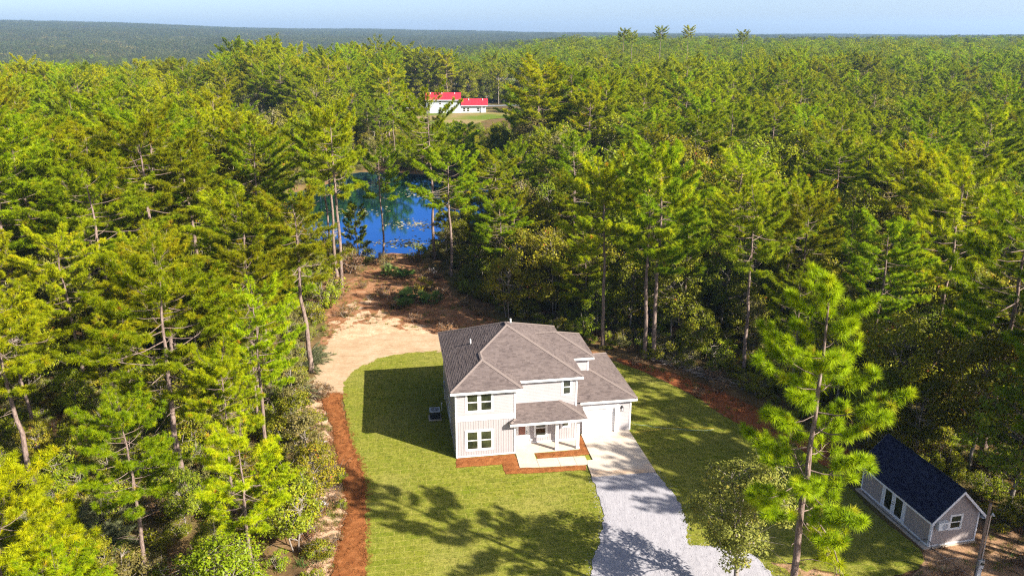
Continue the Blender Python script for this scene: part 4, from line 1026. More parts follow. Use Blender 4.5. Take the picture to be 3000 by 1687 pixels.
def add_tree(name, k, x, y, h=None, rz=None, label=None, cat='tree', group=None, z=None, names=('trunk', 'crown'), wide=1.0):
    t = KIT[k]; sc = (h or t[2]) / t[2]
    o = empty(name, (x, y, float(land(x, y)) - .05 if z is None else z), rz if rz is not None else random.Random(int(x * 77 + y * 131)).uniform(0, 6.28)); o.scale = (sc * wide, sc * wide, sc)
    tag(o, label, cat, group)
    inst(names[0], t[0], o); inst(names[1], t[1], o)
    return o

# ------------------------------------------------------------------ trees one can point at
random.seed(7)
hero = pine(101, 21.4, .38, 4.6, 40, cone=.42, clump=False, nn=130, nl=.50, nw=.027, twig=.66, dead=9, lean=(.9, .3), mat='needle_hero', low=.75)
KIT['hero'] = (*hero, 21.4, 4.4, .35)
oak = broad(102, 11, 3.0, 66, 240, .16, cb=.22, clr=.70, mat='leaf_oak'); KIT['oak'] = (*oak, 11, 3.3, .2)
NAMED = [ # kind, x, y, height, label
    ('hero', 14.7, 34.2, 21.4, 'tallest near pine, long needle tufts, standing on bare dirt right of the gravel driveway', 'pine_tree', .6),
    ('p6', -20.1, 72.0, 18.0, 'slender pine with a long bare trunk at the left edge of the sand track', 'pine_tree', 1.0),
    ('p6', -22.7, 99.2, 23.5, 'tall broad pine standing beside the straw path in front of the pond', 'pine_tree', 2.0),
    ('p3', -11.6, 113.5, 23.0, 'dark-trunked tall pine on the near bank right of the pond', 'pine_tree', .3),
    ('p1', -19.6, 115.4, 16.5, 'slim pine on the near pond bank with its trunk against blue water', 'pine_tree', 1.3),
    ('p7', -24.0, 117.5, 8.0, 'short low-branched pine on the near pond bank', 'pine_tree', 1.3),
    ('p3', -28.6, 118.5, 18.0, 'leaning thin pine on the left end of the near pond bank', 'pine_tree', 2.3),
    ('p3', -24.4, 104.5, 21.5, 'thick old pine with dead limbs behind the tall broad pine at the pond', 'pine_tree', .1),
    ('p3', -34.3, 48.9, 15.5, 'pine with a bare pale trunk rising from shrubs near the lower left corner', 'pine_tree', 2.0),
    ('p4', -23.9, 49.6, 17.5, 'big pine with grey dead lower limbs in the left wood nearest the viewer', 'pine_tree', .9),
    ('p2', -25.5, 70.5, 17.5, 'full pine in the left wood just behind the slender track-side pine', 'pine_tree', .2),
    ('p2', 14.7, 75.2, 22.0, 'big twin-trunked pine at the wood edge behind the garage, right-hand stem', 'pine_tree', 1.7),
    ('p0', 13.9, 75.6, 21.0, 'big twin-trunked pine at the wood edge behind the garage, left-hand stem', 'pine_tree', 4.0),
    ('p1', 9.8, 78.0, 19.5, 'slim pine at the wood edge directly behind the house roof', 'pine_tree', 2.6),
    ('p3', 22.7, 71.0, 18.0, 'spreading pine with a bare reddish trunk at the wood edge above the brush pile', 'pine_tree', 1.2),
    ('p4', 41.6, 71.5, 20.0, 'crooked dark-trunked pine rising from the shaded wood right of the big near pine', 'pine_tree', 5.0),
    ('p2', 34.4, 43.9, 17.0, 'pine standing just behind the meter post at the right edge', 'pine_tree', 4.0),
    ('oak', 13.5, 39.3, 10.0, 'small olive-leaved oak beside the gravel spur left of the big near pine', 'oak_tree', .4),
    ('d0', -93.0, 246, 14, 'bare pale grey tree beyond the pond, leftmost of the leafless group', 'bare_tree', 0),
    ('d1', -88.0, 258, 17, 'tallest bare pale tree of the leafless group beyond the pond', 'bare_tree', 2),
    ('d2', -84.5, 247, 13, 'wide bare pale tree in the middle of the leafless group beyond the pond', 'bare_tree', 3),
    ('d1', -80.0, 256, 15, 'bare pale tree second from the right of the leafless group', 'bare_tree', 4),
    ('d0', -76.0, 249, 13, 'bare pale tree, rightmost of the leafless group beyond the pond', 'bare_tree', 1),
    ('d2', -50, 205, 13, 'bare grey tree at the far left bank of the pond', 'bare_tree', 1),
    ('d0', 6.5, 320, 12, 'bare pale tree right of the worn yard by the red-roofed house', 'bare_tree', 5),
    ('d1', 14.0, 315, 15, 'tall bare pale tree right of the worn yard by the red-roofed house', 'bare_tree', 3),
]
used = [(-29.5, 44.0, 7.0), (-24.5, 99, 5), (-24, 108, 5), (-27.5, 111, 8), (-24.5, 92, 6), (-23, 86, 5), (-30, 122, 6), (-28, 103, 4)]
for k, x, y, h, lab, nm, rz in NAMED:
    wd = 1.3 if x < -20 and y < 95 else 1.0
    if nm == 'oak_tree': add_tree(nm, k, x, y, h, rz, lab, 'oak', wide=1.15)
    elif nm == 'bare_tree': add_tree(nm, k, x, y, h, rz, lab, 'tree', names=('trunk', 'twigs'))
    else: add_tree(nm, k, x, y, h, rz, lab, 'pine', wide=wd)
    used.append((x, y, 3.0))
# a drooping limb of the big pine with loose tufts, on the side of the shed
def droop():
    rg = np.random.default_rng(5); tr = TM(); cr = TM(); C = []; D = []
    p0 = np.array([.28, .1, 9.0])
    for a, L, s0 in ((-.25, 2.4, 0), (.35, 2.9, -.6)):
        q = np.linspace(0, 1, 7)[:, None]; d = np.array([np.cos(a), np.sin(a), -.15]); P = p0 + UP * s0 + d * L * q - UP * (3.6 * q ** 1.7) + np.cumsum(rg.normal(0, .05, (7, 3)), 0) * (q > 0)
        tr.tube(P, np.linspace(.06, .02, 7), 5)
        for i in range(17):
            f = rg.uniform(.3, 1) * 6; j = min(int(f), 5); b = P[j] + (P[j + 1] - P[j]) * (f - j); e = b + rg.normal(0, .38, 3) - UP * .15; tr.tube(np.stack([b, (b + e) / 2 - UP * .05, e]), [.018, .014, .01], 3)
            C.append(e); D.append(unit(e - b + UP * .2))
    cr.needles(np.array(C), np.array(D), 110, .50, .026, rg.uniform(.35, .65, len(C)), rg, .9)
    return tr.mesh('limb', M['bark'], True), cr.mesh('needles', M['needle_hero'])
hl, hn = droop(); hero_o = bpy.data.objects['pine_tree']
lo = inst('limb', hl, hero_o); lo.rotation_euler.z = -.6; inst('needles', hn, lo)
# tall lone pines standing above the far right canopy
for x, y, h, k, lab in ((60, 440, 33, 'p8', 'leftmost of the very tall lone pines standing against the sky'), (66, 452, 31.5, 'p8', 'second from left of the very tall lone pines against the sky'), (78, 430, 34, 'p8', 'broadest of the very tall lone pines standing against the sky'), (101, 470, 34, 'p8', 'second from right of the very tall lone pines against the sky'), (135, 480, 31.5, 'p8', 'rightmost of the very tall lone pines standing against the sky')):
    add_tree('pine_tree', k, x, y, h, None, lab, 'pine', 'tall pines above the far canopy'); used.append((x, y, 4))

# ------------------------------------------------------------------ the woods
CLEAR = [(-10.5, 20), (-11.6, 38), (-13.0, 46.5), (-15.2, 53.5), (-18.0, 58.5), (-19.8, 66), (-20.2, 71.5), (-21.6, 77.7), (-23.0, 87), (-25.6, 96.7), (-25.0, 106), (-24, 114), (-24, 120), (-13.5, 120), (-9.0, 105.6), (-6.8, 97), (-3.6, 90), (2, 86), (11.0, 77.0), (17.2, 73), (22.0, 68), (25.6, 62.4), (28.2, 58.0), (29.5, 53.5), (32.5, 50), (33.2, 46), (35, 40), (33, 32), (30, 20)]
YARD = [(-50, 353), (-47, 335), (-41, 300), (-32, 255), (-18, 240), (-4, 255), (6, 320), (8, 345), (30, 372), (62, 382), (62, 396), (30, 391), (0, 387), (-30, 384), (-62, 382), (-60, 368), (-45, 362)]
SANDC = [(34, 283), (38, 270), (46, 282), (50, 308), (41, 312), (36, 298)]
def blocked(x, y, mg=0):
    b = in_poly(x, y, CLEAR) | in_poly(x, y, YARD) | in_poly(x, y, SANDC) | (in_poly(x, y, POND_S)) | (dist_poly(x, y, POND_S) < 1.2)
    if mg: b |= dist_poly(x, y, CLEAR) < mg
    return b
def dart(n, gen, dmin, taken=()):
    cell = 4.0; grid = {}; out = []
    def near(x, y, d):
        cx, cy = int(x // cell), int(y // cell)
        for i in range(cx - 2, cx + 3):
            for j in range(cy - 2, cy + 3):
                for (a, b, e) in grid.get((i, j), ()):
                    if (a - x) ** 2 + (b - y) ** 2 < ((d + e) / 2) ** 2: return True
        return False
    for a, b, e in taken: grid.setdefault((int(a // cell), int(b // cell)), []).append((a, b, e))
    xs, ys = gen(n)
    ok = ~blocked(xs, ys)
    for x, y in zip(xs[ok], ys[ok]):
        d = dmin(x, y)
        if d is None or near(x, y, d): continue
        grid.setdefault((int(x // cell), int(y // cell)), []).append((x, y, d)); out.append((x, y, d))
    return out
RG = np.random.default_rng(2024)
def sector(r0, r1, a0, a1):
    def g(n):
        r = np.sqrt(RG.uniform(r0 * r0, r1 * r1, n)); a = np.radians(RG.uniform(a0, a1, n)); return r * np.sin(a), r * np.cos(a)
    return g
def patch(x, y): return math.sin(x / 17 + 1.3) * math.sin(y / 23 + .4) + .5 * math.sin(x / 41 - y / 37)
def gap(x, y): return math.sin(x / 11 + 2.1) * math.sin(y / 14 + .7) + .6 * math.sin(x / 29 - y / 19) < -.78
def low_zone(x, y):   # young growth between pond and far yard
    a = math.degrees(math.atan2(x, y)); r = math.hypot(x, y); return (-8.5 < a < 4 and 192 < r < 335) or (-22 < a < -16.2 and 205 < r < 264)
pines = dart(16000, sector(36, 430, -40, 40), lambda x, y: None if (gap(x, y) and (x > -4 or math.hypot(x, y) > 125)) or (x < 0 and y < 96 and float(dist_poly(x, y, CLEAR)) < 2.0) else (5.3 if x < -8 and y < 120 else 6.6) + (.6 if x > -4 else 0) + RG.uniform(-1.5, 2.4), used)
# a few beyond the right edge of the frame: they shade the shed and the right lawn
extra = [(34.6, 36.4), (37.0, 40.2), (38.2, 46.6), (42.6, 41.5), (40.5, 36.0), (44.5, 31), (44.5, 38), (39, 43), (46, 46), (50, 33), (41, 50), (38, 56), (47, 55)]
pines = [(x, y, 3) for x, y in extra] + [p for p in pines if not (p[0] > 30 and p[1] < 58)]
PL = []
for x, y, d in pines:
    r = math.hypot(x, y); rgd = random.Random(int(x * 991 + y * 577))
    if low_zone(x, y):
        h = rgd.uniform(5, 9.5); k = rgd.choice(['p7', 'p5', 'p7'])
        if x > -3 and rgd.random() < .5: continue
    else:
        cap = 9.5 if -17.5 < math.degrees(math.atan2(x, y)) <= -8.5 and 183 < r < 208 else 15 if -17.5 < math.degrees(math.atan2(x, y)) <= -8.5 and 208 <= r < 235 else 99
        h = 15.8 + 3.2 * patch(x, y) + rgd.uniform(-4.5, 3.8) + float(ss(70, 180, r)) * 2.8
        if x < -15 and r < 75: h -= 1.5
        a_ = math.degrees(math.atan2(x, y))
        if -19 < a_ < -6.5 and r > 255: h += 4.5
        k = rgd.choice(['p0', 'p1', 'p2', 'p3', 'p4', 'p5', 'p6', 'p9', 'p4', 'p2'])
        if rgd.random() < .12: k = 'p7'; h *= .5
        h = min(h, cap)
    if (x, y) in extra: h = 19 + rgd.uniform(-1.5, 2.5); k = rgd.choice(['p0', 'p2', 'p4', 'p9'])
    PL.append(('pine', k, x, y, h, rgd.uniform(0, 6.28)))
def widen(q): return random.Random(int(q[2] * 37 + q[3] * 71)).uniform(1.05, 1.45) if q[0] == 'pine' else 1.0
BL = []
r_ = math.hypot
ptk = [(x, y, 1.2) for x, y, d in pines] + used
def bden(x, y):
    r = math.hypot(x, y)
    if x > -3 and r < 140: return 3.0 + RG.uniform(0, .7)
    if x < -3 and r < 60: return 3.2
    return 3.6 + 1.4 * max(0, patch(x + 50, y - 30)) + RG.uniform(0, 1.2)
for x, y, d in dart(15000, sector(36, 430, -40, 40), bden, ptk):
    rgd = random.Random(int(x * 313 + y * 727)); h = rgd.uniform(6.0, 11.5)
    if x < -3 and r_(x, y) < 75: h *= .62
    elif -16 < math.degrees(math.atan2(x, y)) < -1.5 and r_(x, y) < 150: h = min(h, 6.5 if x > -14 else 3.0)
    elif r_(x, y) > 105: h *= rgd.uniform(1.0, 1.75)
    if low_zone(x, y): h = min(h, 6)
    k = rgd.choices(['b0', 'b1', 'b2', 'b3', 'b4'], (.3, .22, .22, .12, .14) if x > -3 else (.2, .1, .2, .2, .3))[0]
    BL.append(('broad', k, x, y, h, rgd.uniform(0, 6.28)))
DL = []
for x, y, d in dart(500, sector(60, 330, -38, 30), lambda x, y: 14 + RG.uniform(0, 10), [(q[2], q[3], 1.0) for q in PL]):
    rgd = random.Random(int(x * 57 + y * 91)); 
    if not low_zone(x, y): DL.append(('dead', rgd.choice(['d0', 'd1', 'd2']), x, y, rgd.uniform(11, 19), rgd.uniform(0, 6.28)))
SL_ = []
btk = [(q[2], q[3], 1.0) for q in PL + BL]
for x, y, d in dart(9000, sector(34, 170, -40, 40), lambda x, y: 1.9 + RG.uniform(0, .9), btk):
    rgd = random.Random(int(x * 911 + y * 127)); k = rgd.choices(['s0', 's1', 's2', 's3'], (.4, .3, .15, .15))[0]
    SL_.append(('shrub', k, x, y, KIT[k][2] * rgd.uniform(.6, 1.2), rgd.uniform(0, 6.28)))

# which ones show: paint them near to far into a coarse picture and count what each adds
cpz, spz = math.cos(R_(17.86)), math.sin(R_(17.86)); FX = 2292 / 3000 * 300
cover = np.zeros((169, 300), np.float32)
def proj(x, y, z):
    dz = z - CAM_H; f = y * cpz - dz * spz; u = y * spz + dz * cpz; f = max(f, 1); return 150 + FX * x / f, 84.35 - FX * u / f, f
ALL = sorted(PL + BL + SL_ + DL, key=lambda q: q[2] ** 2 + q[3] ** 2); SCORE = {}
for q in ALL:
    kd, k, x, y, h, rz = q; t = KIT[k]; z = float(land(x, y)); x0, y0, f = proj(x, y, z + h); x1, y1, f1 = proj(x, y, z + h * t[4]); rw = FX * t[3] * h / t[2] / f
    cx_, cy_, ry = x0, (y0 + y1) / 2, max(.6, (y1 - y0) / 2); a0, a1 = int(max(0, cx_ - rw)), int(min(299, cx_ + rw)) + 1; b0, b1 = int(max(0, cy_ - ry)), int(min(168, cy_ + ry)) + 1
    if a1 <= a0 or b1 <= b0 or cx_ + rw < 0 or cx_ - rw > 300 or cy_ - ry > 169: SCORE[id(q)] = 0; continue
    gx, gy = np.meshgrid(np.arange(a0, a1) + .5, np.arange(b0, b1) + .5); inside = ((gx - cx_) / max(rw, .5)) ** 2 + ((gy - cy_) / ry) ** 2 < 1
    v = cover[b0:b1, a0:a1]; SCORE[id(q)] = float(((1 - v) * inside).sum()); v[inside] = 1 - (1 - v[inside]) * .22
def pick(lst, n): 
    s_ = sorted(lst, key=lambda q: -SCORE[id(q)]); top = [q for q in s_[:n] if SCORE[id(q)] > .8]; return top, [q for q in lst if not any(q is t for t in top)]
def where(x, y):
    a = math.degrees(math.atan2(x, y)); r = math.hypot(x, y)
    if y < 58 and x > 30: return 'beyond the shed'
    if x < -3 and r < 112: return 'in the left wood'
    if x < -3 and r >= 112 and a < -17: return 'in the far left wood'
    if r >= 185 and a < 5: return 'behind the pond'
    if r < 112: return 'in the near right wood'
    if a <= 5: return 'beside the pond'
    return 'in the far right wood'
nm = {'pine': 'pine_tree', 'broad': 'broadleaf_tree', 'shrub': 'shrub', 'dead': 'bare_tree'}
hs = {'p7': 'low young bushy pine', 'p5': 'full low-branched pine', 'p3': 'flat-topped bare-trunked pine', 'p6': 'narrow yellowish pine'}
ks = {'b3': 'pale yellowing broadleaf tree', 'b4': 'bright green many-stemmed tree', 'b2': 'dark olive many-stemmed tree'}
sh = {'s0': 'dark olive shrub', 's1': 'bright green shrub', 's2': 'pale yellowing shrub', 's3': 'dry brown shrub'}
def describe(kd, k): return {'pine': hs.get(k, 'tall round-crowned pine'), 'broad': ks.get(k, 'olive round-crowned broadleaf tree'), 'shrub': sh.get(k), 'dead': {'d0': 'twiggy leafless grey tree', 'd1': 'tall narrow leafless grey tree', 'd2': 'wide leafless grey tree'}.get(k)}[kd]
ORD = 'first second third fourth fifth sixth seventh eighth ninth tenth eleventh twelfth thirteenth fourteenth fifteenth sixteenth seventeenth eighteenth nineteenth twentieth'.split()
def cell(q):
    kd, k, x, y, h, rz = q; xa, ya, _ = proj(x, y, float(land(x, y)) + h * (.5 + .5 * KIT[k][4])); 
    cx_ = ['left edge', 'left', 'centre-left', 'centre', 'centre-right', 'right', 'right edge'][int(min(max(xa / 300 * 7, 0), 6))]; cy_ = ['top', 'upper', 'middle', 'lower', 'bottom'][int(min(max(ya / 168.75 * 6.5 - .6, 0), 4))]
    return (describe(kd, k), where(x, y), '%s %s' % (cy_, cx_))
rest = []
for lst, n in ((PL, 292), (BL, 298), (SL_, 230), (DL, 60)):
    top, rem = pick(lst, n); rest += rem
    seen = {}
    for q in sorted(top, key=lambda q: q[2] / (q[3] + 10)):
        seen.setdefault(cell(q), []).append(id(q))
    for q in top:
        kd, k, x, y, h, rz = q
        w_ = where(x, y); b = describe(kd, k)
        c_ = cell(q); lst_ = seen[c_]; i_ = lst_.index(id(q))
        lab = '%s %s, %s' % (b, w_, c_[2]) + (', %s from left there' % ORD[i_] if len(lst_) > 1 and i_ < len(ORD) else '')
        add_tree(nm[kd], k, x, y, h, rz, lab, {'pine': 'pine', 'broad': 'tree', 'shrub': 'shrub', 'dead': 'tree'}[kd], '%ss %s' % (b, w_), names=('stem', 'foliage') if kd == 'shrub' else ('trunk', 'twigs') if kd == 'dead' else ('trunk', 'crown'), wide=widen((kd, k, x, y)))
keys = [k for k in KIT if k[0] in 'pbsd' and k[1].isdigit() and k != 'p8']
P_ = np.array([(q[2], q[3], float(land(q[2], q[3])) - .05) for q in rest]); scatter('woodland', P_, [q[4] / KIT[q[1]][2] for q in rest], [q[5] for q in rest], [keys.index(q[1]) for q in rest], [KIT[k][:2] for k in keys], 'rest of the pine wood filling in behind the nearer trees', 'forest')
# the forest beyond
def ring(r0, r1, c, a0=-41, a1=41):
    n = int(math.pi * (r1 * r1 - r0 * r0) * (a1 - a0) / 360 / (c * c)); r = np.sqrt(RG.uniform(r0 * r0, r1 * r1, n)); a = np.radians(RG.uniform(a0, a1, n)); return r * np.sin(a), r * np.cos(a)
x, y = ring(428, 1650, 7.4); b = in_poly(x, y, YARD) | in_poly(x, y, [(165, 478), (185, 465), (222, 490), (245, 525), (215, 538), (180, 510)]); x, y = x[~b], y[~b]
n = len(x); fld = np.sin(x / 70 + 1) * np.sin(y / 95) + .6 * np.sin(x / 160 - y / 130); a_ = np.degrees(np.arctan2(x, y)); rr_ = np.hypot(x, y)
pb = .22 + .3 * (fld > .55) + .6 * ss(-10, -18, a_) * ss(540, 640, rr_) * (1 - ss(900, 1100, rr_)) * (fld > -.35)
isb = RG.uniform(0, 1, n) < pb; idx = np.where(isb, RG.integers(4, 7, n), RG.integers(0, 4, n))
idx[isb & (a_ < -8) & (RG.uniform(0, 1, n) < .75)] = 6
idx = np.where((RG.uniform(0, 1, n) < ss(650, 1500, rr_) * .85) & (idx < 4), RG.integers(7, 9, n), idx)
boost = 1 + .0 * fld + .22 * ((a_ > -19) & (a_ < -7) & (rr_ < 470))
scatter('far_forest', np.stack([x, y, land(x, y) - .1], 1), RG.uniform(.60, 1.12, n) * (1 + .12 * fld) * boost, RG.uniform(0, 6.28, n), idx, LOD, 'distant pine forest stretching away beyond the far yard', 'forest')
x, y = ring(1600, 7600, 48); n = len(x)
fl2 = np.sin(x / 420 + 1) * np.sin(y / 510) + .6 * np.sin(x / 900 - y / 700)
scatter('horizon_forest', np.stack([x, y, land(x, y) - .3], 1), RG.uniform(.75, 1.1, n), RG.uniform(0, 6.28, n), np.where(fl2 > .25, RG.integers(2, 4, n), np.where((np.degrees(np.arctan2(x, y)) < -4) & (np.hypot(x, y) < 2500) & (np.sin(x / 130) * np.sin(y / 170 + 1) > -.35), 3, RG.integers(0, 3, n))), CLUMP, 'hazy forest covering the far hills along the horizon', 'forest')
HAZE = 1.05e-4
# ------------------------------------------------------------------ ground cover
def inside_pts(n, poly, seed):
    rg = np.random.default_rng(seed); xs = [p[0] for p in poly]; ys = [p[1] for p in poly]
    x = rg.uniform(min(xs), max(xs), n); y = rg.uniform(min(ys), max(ys), n); ok = in_poly(x, y, poly); return x[ok], y[ok], rg
def tuft(seed, n, h, w, spread, mat='grass'):
    rg = np.random.default_rng(seed); t = TM(); c = np.zeros((n, 3)); c[:, :2] = rg.normal(0, spread, (n, 2))
    d = rg.normal(0, .55, (n, 3)); d[:, 2] = 1; d /= np.linalg.norm(d, axis=1)[:, None]; s_ = np.cross(d, rg.normal(0, 1, (n, 3))); s_ /= np.linalg.norm(s_, axis=1)[:, None]
    V = np.stack([c - s_ * w, c + s_ * w, c + d * h * rg.uniform(.5, 1.2, (n, 1))], 1).reshape(-1, 3); t.add(V, np.arange(n * 3).reshape(-1, 3), np.repeat(np.clip(rg.normal(.45, .22, n), 0, 1), 3)); return t.mesh('tuft', M[mat])
x, y, rg = inside_pts(125000, LAWN_S, 3)
FOOT = [hw(*p) for p in [(-.05, -.05), (4.75, -.05), (4.75, -.3), (6.3, -.3), (10.1, -.3), (10.1, 2.3), (15.05, 2.3), (15.05, 11.5), (10.1, 11.5), (10.1, 12.3), (-.05, 12.3)]]
SLAB = [hw(*p) for p in [(4.7, -.1), (4.7, -2.3), (9.9, -2.7), (9.85, -4.5), (15.0, -4.6), (14.95, 2.5), (10.1, 2.5), (10.1, -.1)]]
ok = ~(in_poly(x, y, FOOT) | in_poly(x, y, SLAB) | in_poly(x, y, GRAVEL_S) | in_poly(x, y, STRAW_S))
for b, _ in beds: ok &= ~in_poly(x, y, [hw(*p) for p in b])
ok &= y > 36
x, y = x[ok], y[ok]; n = len(x)
scatter('grass', np.stack([x, y, np.full(n, .043)], 1), rg.uniform(.6, 1.2, n), rg.uniform(0, 6.28, n), rg.integers(0, 3, n), [tuft(s, 16, .045, .009, .085) for s in (1, 2, 3)], 'short green grass blades of the sod lawn', 'grass')
# straw, leaves and low weeds
x1, y1, rg = inside_pts(5200, PATH, 5); x2, y2, _ = inside_pts(3600, PATCH, 6); x3, y3, _ = inside_pts(1500, RED, 7); x4, y4, _ = inside_pts(2500, DIRT, 8)
x = np.concatenate([x1, x2, x3, x4]); y = np.concatenate([y1, y2, y3, y4])
keep = rg.uniform(0, 1, len(x)) < .25 + .9 * (np.sin(x * .9 + 1) * np.sin(y * .7) > .15) ; keep &= ~in_poly(x, y, SAND_S) & ~in_poly(x, y, STRAW_S) & ~in_poly(x, y, GRAVEL_S)
x, y = x[keep], y[keep]; n = len(x)
weeds = [tuft(11, 26, .38, .014, .12, 'grass'), tuft(12, 22, .5, .016, .16, 'dry'), tuft(13, 20, .28, .02, .14, 'fern'), tuft(14, 24, .3, .016, .15, 'dry'), KIT['s3'][:2]]
scatter('weeds', np.stack([x, y, np.full(n, .02)], 1), rg.uniform(.5, 1.2, n) , rg.uniform(0, 6.28, n), rg.choice(5, n, p=(.3, .27, .15, .26, .02)), weeds, 'low weeds and dry grass on the verges and the straw track', 'weeds')
def lump(seed):
    rg = np.random.default_rng(seed); V = np.array([[1, 0, 0], [-1, 0, 0], [0, 1, 0], [0, -1, 0], [0, 0, 1], [0, 0, -.5]]) * rg.uniform(.6, 1.2, (6, 3)); t = TM(); t.add(V, np.array([[0, 2, 4], [2, 1, 4], [1, 3, 4], [3, 0, 4], [2, 0, 5], [1, 2, 5], [3, 1, 5], [0, 3, 5]]), 0.5); return t.mesh('stone', M['gravel'])
gx = np.array([p[0] for p in GRAVEL_S]); gy = np.array([p[1] for p in GRAVEL_S]); k = rg.integers(0, len(gx), 2600); x = gx[k] + rg.normal(0, .22, 2600); y = gy[k] + rg.normal(0, .22, 2600)
x2, y2, _ = inside_pts(9000, GRAVEL_S, 15); x = np.concatenate([x, x2]); y = np.concatenate([y, y2]); ok = ~in_poly(x, y, SLAB) & (y > 36); x, y = x[ok], y[ok]; n = len(x)
scatter('loose_stones', np.stack([x, y, np.where(in_poly(x, y, GRAVEL_S), .095, .055)], 1), rg.uniform(.012, .04, n), rg.uniform(0, 6.28, n), rg.integers(0, 3, n), [lump(i) for i in range(3)], 'loose pale stones lying on the driveway and spilled along its edges', 'gravel')
gx = np.array([p[0] for p in STRAW_S]); gy = np.array([p[1] for p in STRAW_S]); k = rg.integers(0, len(gx), 900); x = gx[k] + rg.normal(0, .16, 900); y = gy[k] + rg.normal(0, .16, 900)
x2, y2, _ = inside_pts(900, STRAW_S, 16); x = np.concatenate([x, x2]); y = np.concatenate([y, y2]); ok = y > 36; x, y = x[ok], y[ok]; n = len(x)
def wisp(seed):
    rg = np.random.default_rng(seed); t = TM(); m = 9; c = rg.normal(0, .09, (m, 3)) * np.array([1, 1, .25]) + np.array([0, 0, .03]); a = rg.uniform(0, 6.28, m); d = np.stack([np.cos(a), np.sin(a), rg.uniform(-.1, .3, m)], 1) * .13; s_ = np.stack([-np.sin(a), np.cos(a), np.zeros(m)], 1) * .012
    t.add(np.stack([c - d - s_, c - d + s_, c + d], 1).reshape(-1, 3), np.arange(m * 3).reshape(-1, 3), 0.5); return t.mesh('straw', M['straw'])
scatter('loose_straw', np.stack([x, y, np.where(in_poly(x, y, STRAW_S), .12, .05)], 1), rg.uniform(.7, 1.5, n), rg.uniform(0, 6.28, n), rg.integers(0, 3, n), [wisp(i) for i in range(3)], 'loose pine straw strewn over the long bed and its edges', 'pine straw')
# undergrowth on the wood floor
xs, ys = sector(33, 260, -40, 40)(30000); ok = ~blocked(xs, ys, 0); xs, ys = xs[ok], ys[ok]; n = len(xs)
scatter('undergrowth', np.stack([xs, ys, land(xs, ys) - .03], 1), RG.uniform(.3, .8, n), RG.uniform(0, 6.28, n), RG.choice(6, n, p=(.27, .2, .13, .12, .14, .14)), [KIT['s0'][:2], KIT['s1'][:2], KIT['s2'][:2], KIT['s3'][:2], tuft(21, 40, 1.1, .03, .3, 'fern'), tuft(22, 40, 1.0, .03, .35, 'dry')], 'low leafy undergrowth covering the wood floor', 'undergrowth')
# lily pads
def pad(seed):
    rg = np.random.default_rng(seed); a = np.linspace(.25, 6.03, 9); V = np.vstack([[0, 0, .01], np.stack([np.cos(a), np.sin(a), np.full(9, .0) + rg.uniform(0, .06, 9)], 1) * .27]); t = TM(); t.add(V, np.array([[0, i, i + 1] for i in range(1, 9)]), np.full(10, rg.uniform(.2, .9))); return t.mesh('pad', M['lily'])
cl = [(-15, 139, 8, 4, 230), (-18, 125.5, 5, 3.5, 190), (-15, 168, 8, 6, 420), (-32, 132, 5, 3, 90), (-30, 150, 6, 4, 60)]
xs = np.concatenate([RG.normal(c[0], c[2] * .5, c[4]) for c in cl]); ys = np.concatenate([RG.normal(c[1], c[3] * .5, c[4]) for c in cl]); ok = in_poly(xs, ys, POND_S); xs, ys = xs[ok], ys[ok]; n = len(xs)
scatter('lily_pads', np.stack([xs, ys, np.full(n, WATER_Z + .02)], 1), RG.uniform(.4, 1.0, n), RG.uniform(0, 6.28, n), RG.integers(0, 3, n), [pad(i) for i in range(3)], 'pale lily pads floating on the pond', 'lily pads')

# ------------------------------------------------------------------ small things
fe = feather(61, 1.4, 3.2, 120); KIT['f0'] = (*fe, 2.6, 2.2, 0); fe2 = feather(62, 1.2, 2.6, 90); KIT['f1'] = (*fe2, 2.2, 2.0, 0)
for x, y, h, k, lab in ((-30.6, 43.6, 2.9, 'f0', 'feathery grey-green shrub in the lower left corner, the largest'), (-27.0, 42.6, 2.4, 'f1', 'feathery grey-green shrub in the lower left corner, right of the largest'), (-33.5, 46.0, 2.4, 'f1', 'feathery grey-green shrub at the foot of the bare pale pine trunk'), (-27.8, 45.6, 2.2, 'f0', 'feathery grey-green shrub behind the two front ones at lower left'), (-20.2, 66.2, 2.2, 'f1', 'feathery pale shrub at the left edge of the sand track'), (-21.4, 73.4, 2.6, 'f0', 'feathery pale shrub beside the slender track-side pine')):
    add_tree('feathery_shrub', k, x, y, h, None, lab, 'shrub', names=('stem', 'foliage'))
fp = fan_palm(71); KIT['fp'] = (*fp, 1.0, 1.0, 0)
for x, y, s_, lab in ((-16.6, 104.6, 1.5, 'bright green palmetto clump in the middle of the straw track'), (-14.8, 103.6, 1.2, 'smaller green palmetto right of the bright clump on the straw track'), (-12.6, 93.5, 1.6, 'wide dark palmetto patch at the right of the straw track, nearer the house'), (-10.2, 92.6, 1.5, 'dark palmetto beside the wide patch, nearest the right wood'), (-13.6, 91.3, 1.2, 'dark palmetto in front of the wide patch on the track')):
    add_tree('palmetto', 'fp', x, y, s_, None, lab, 'palmetto', names=('stem', 'foliage'))
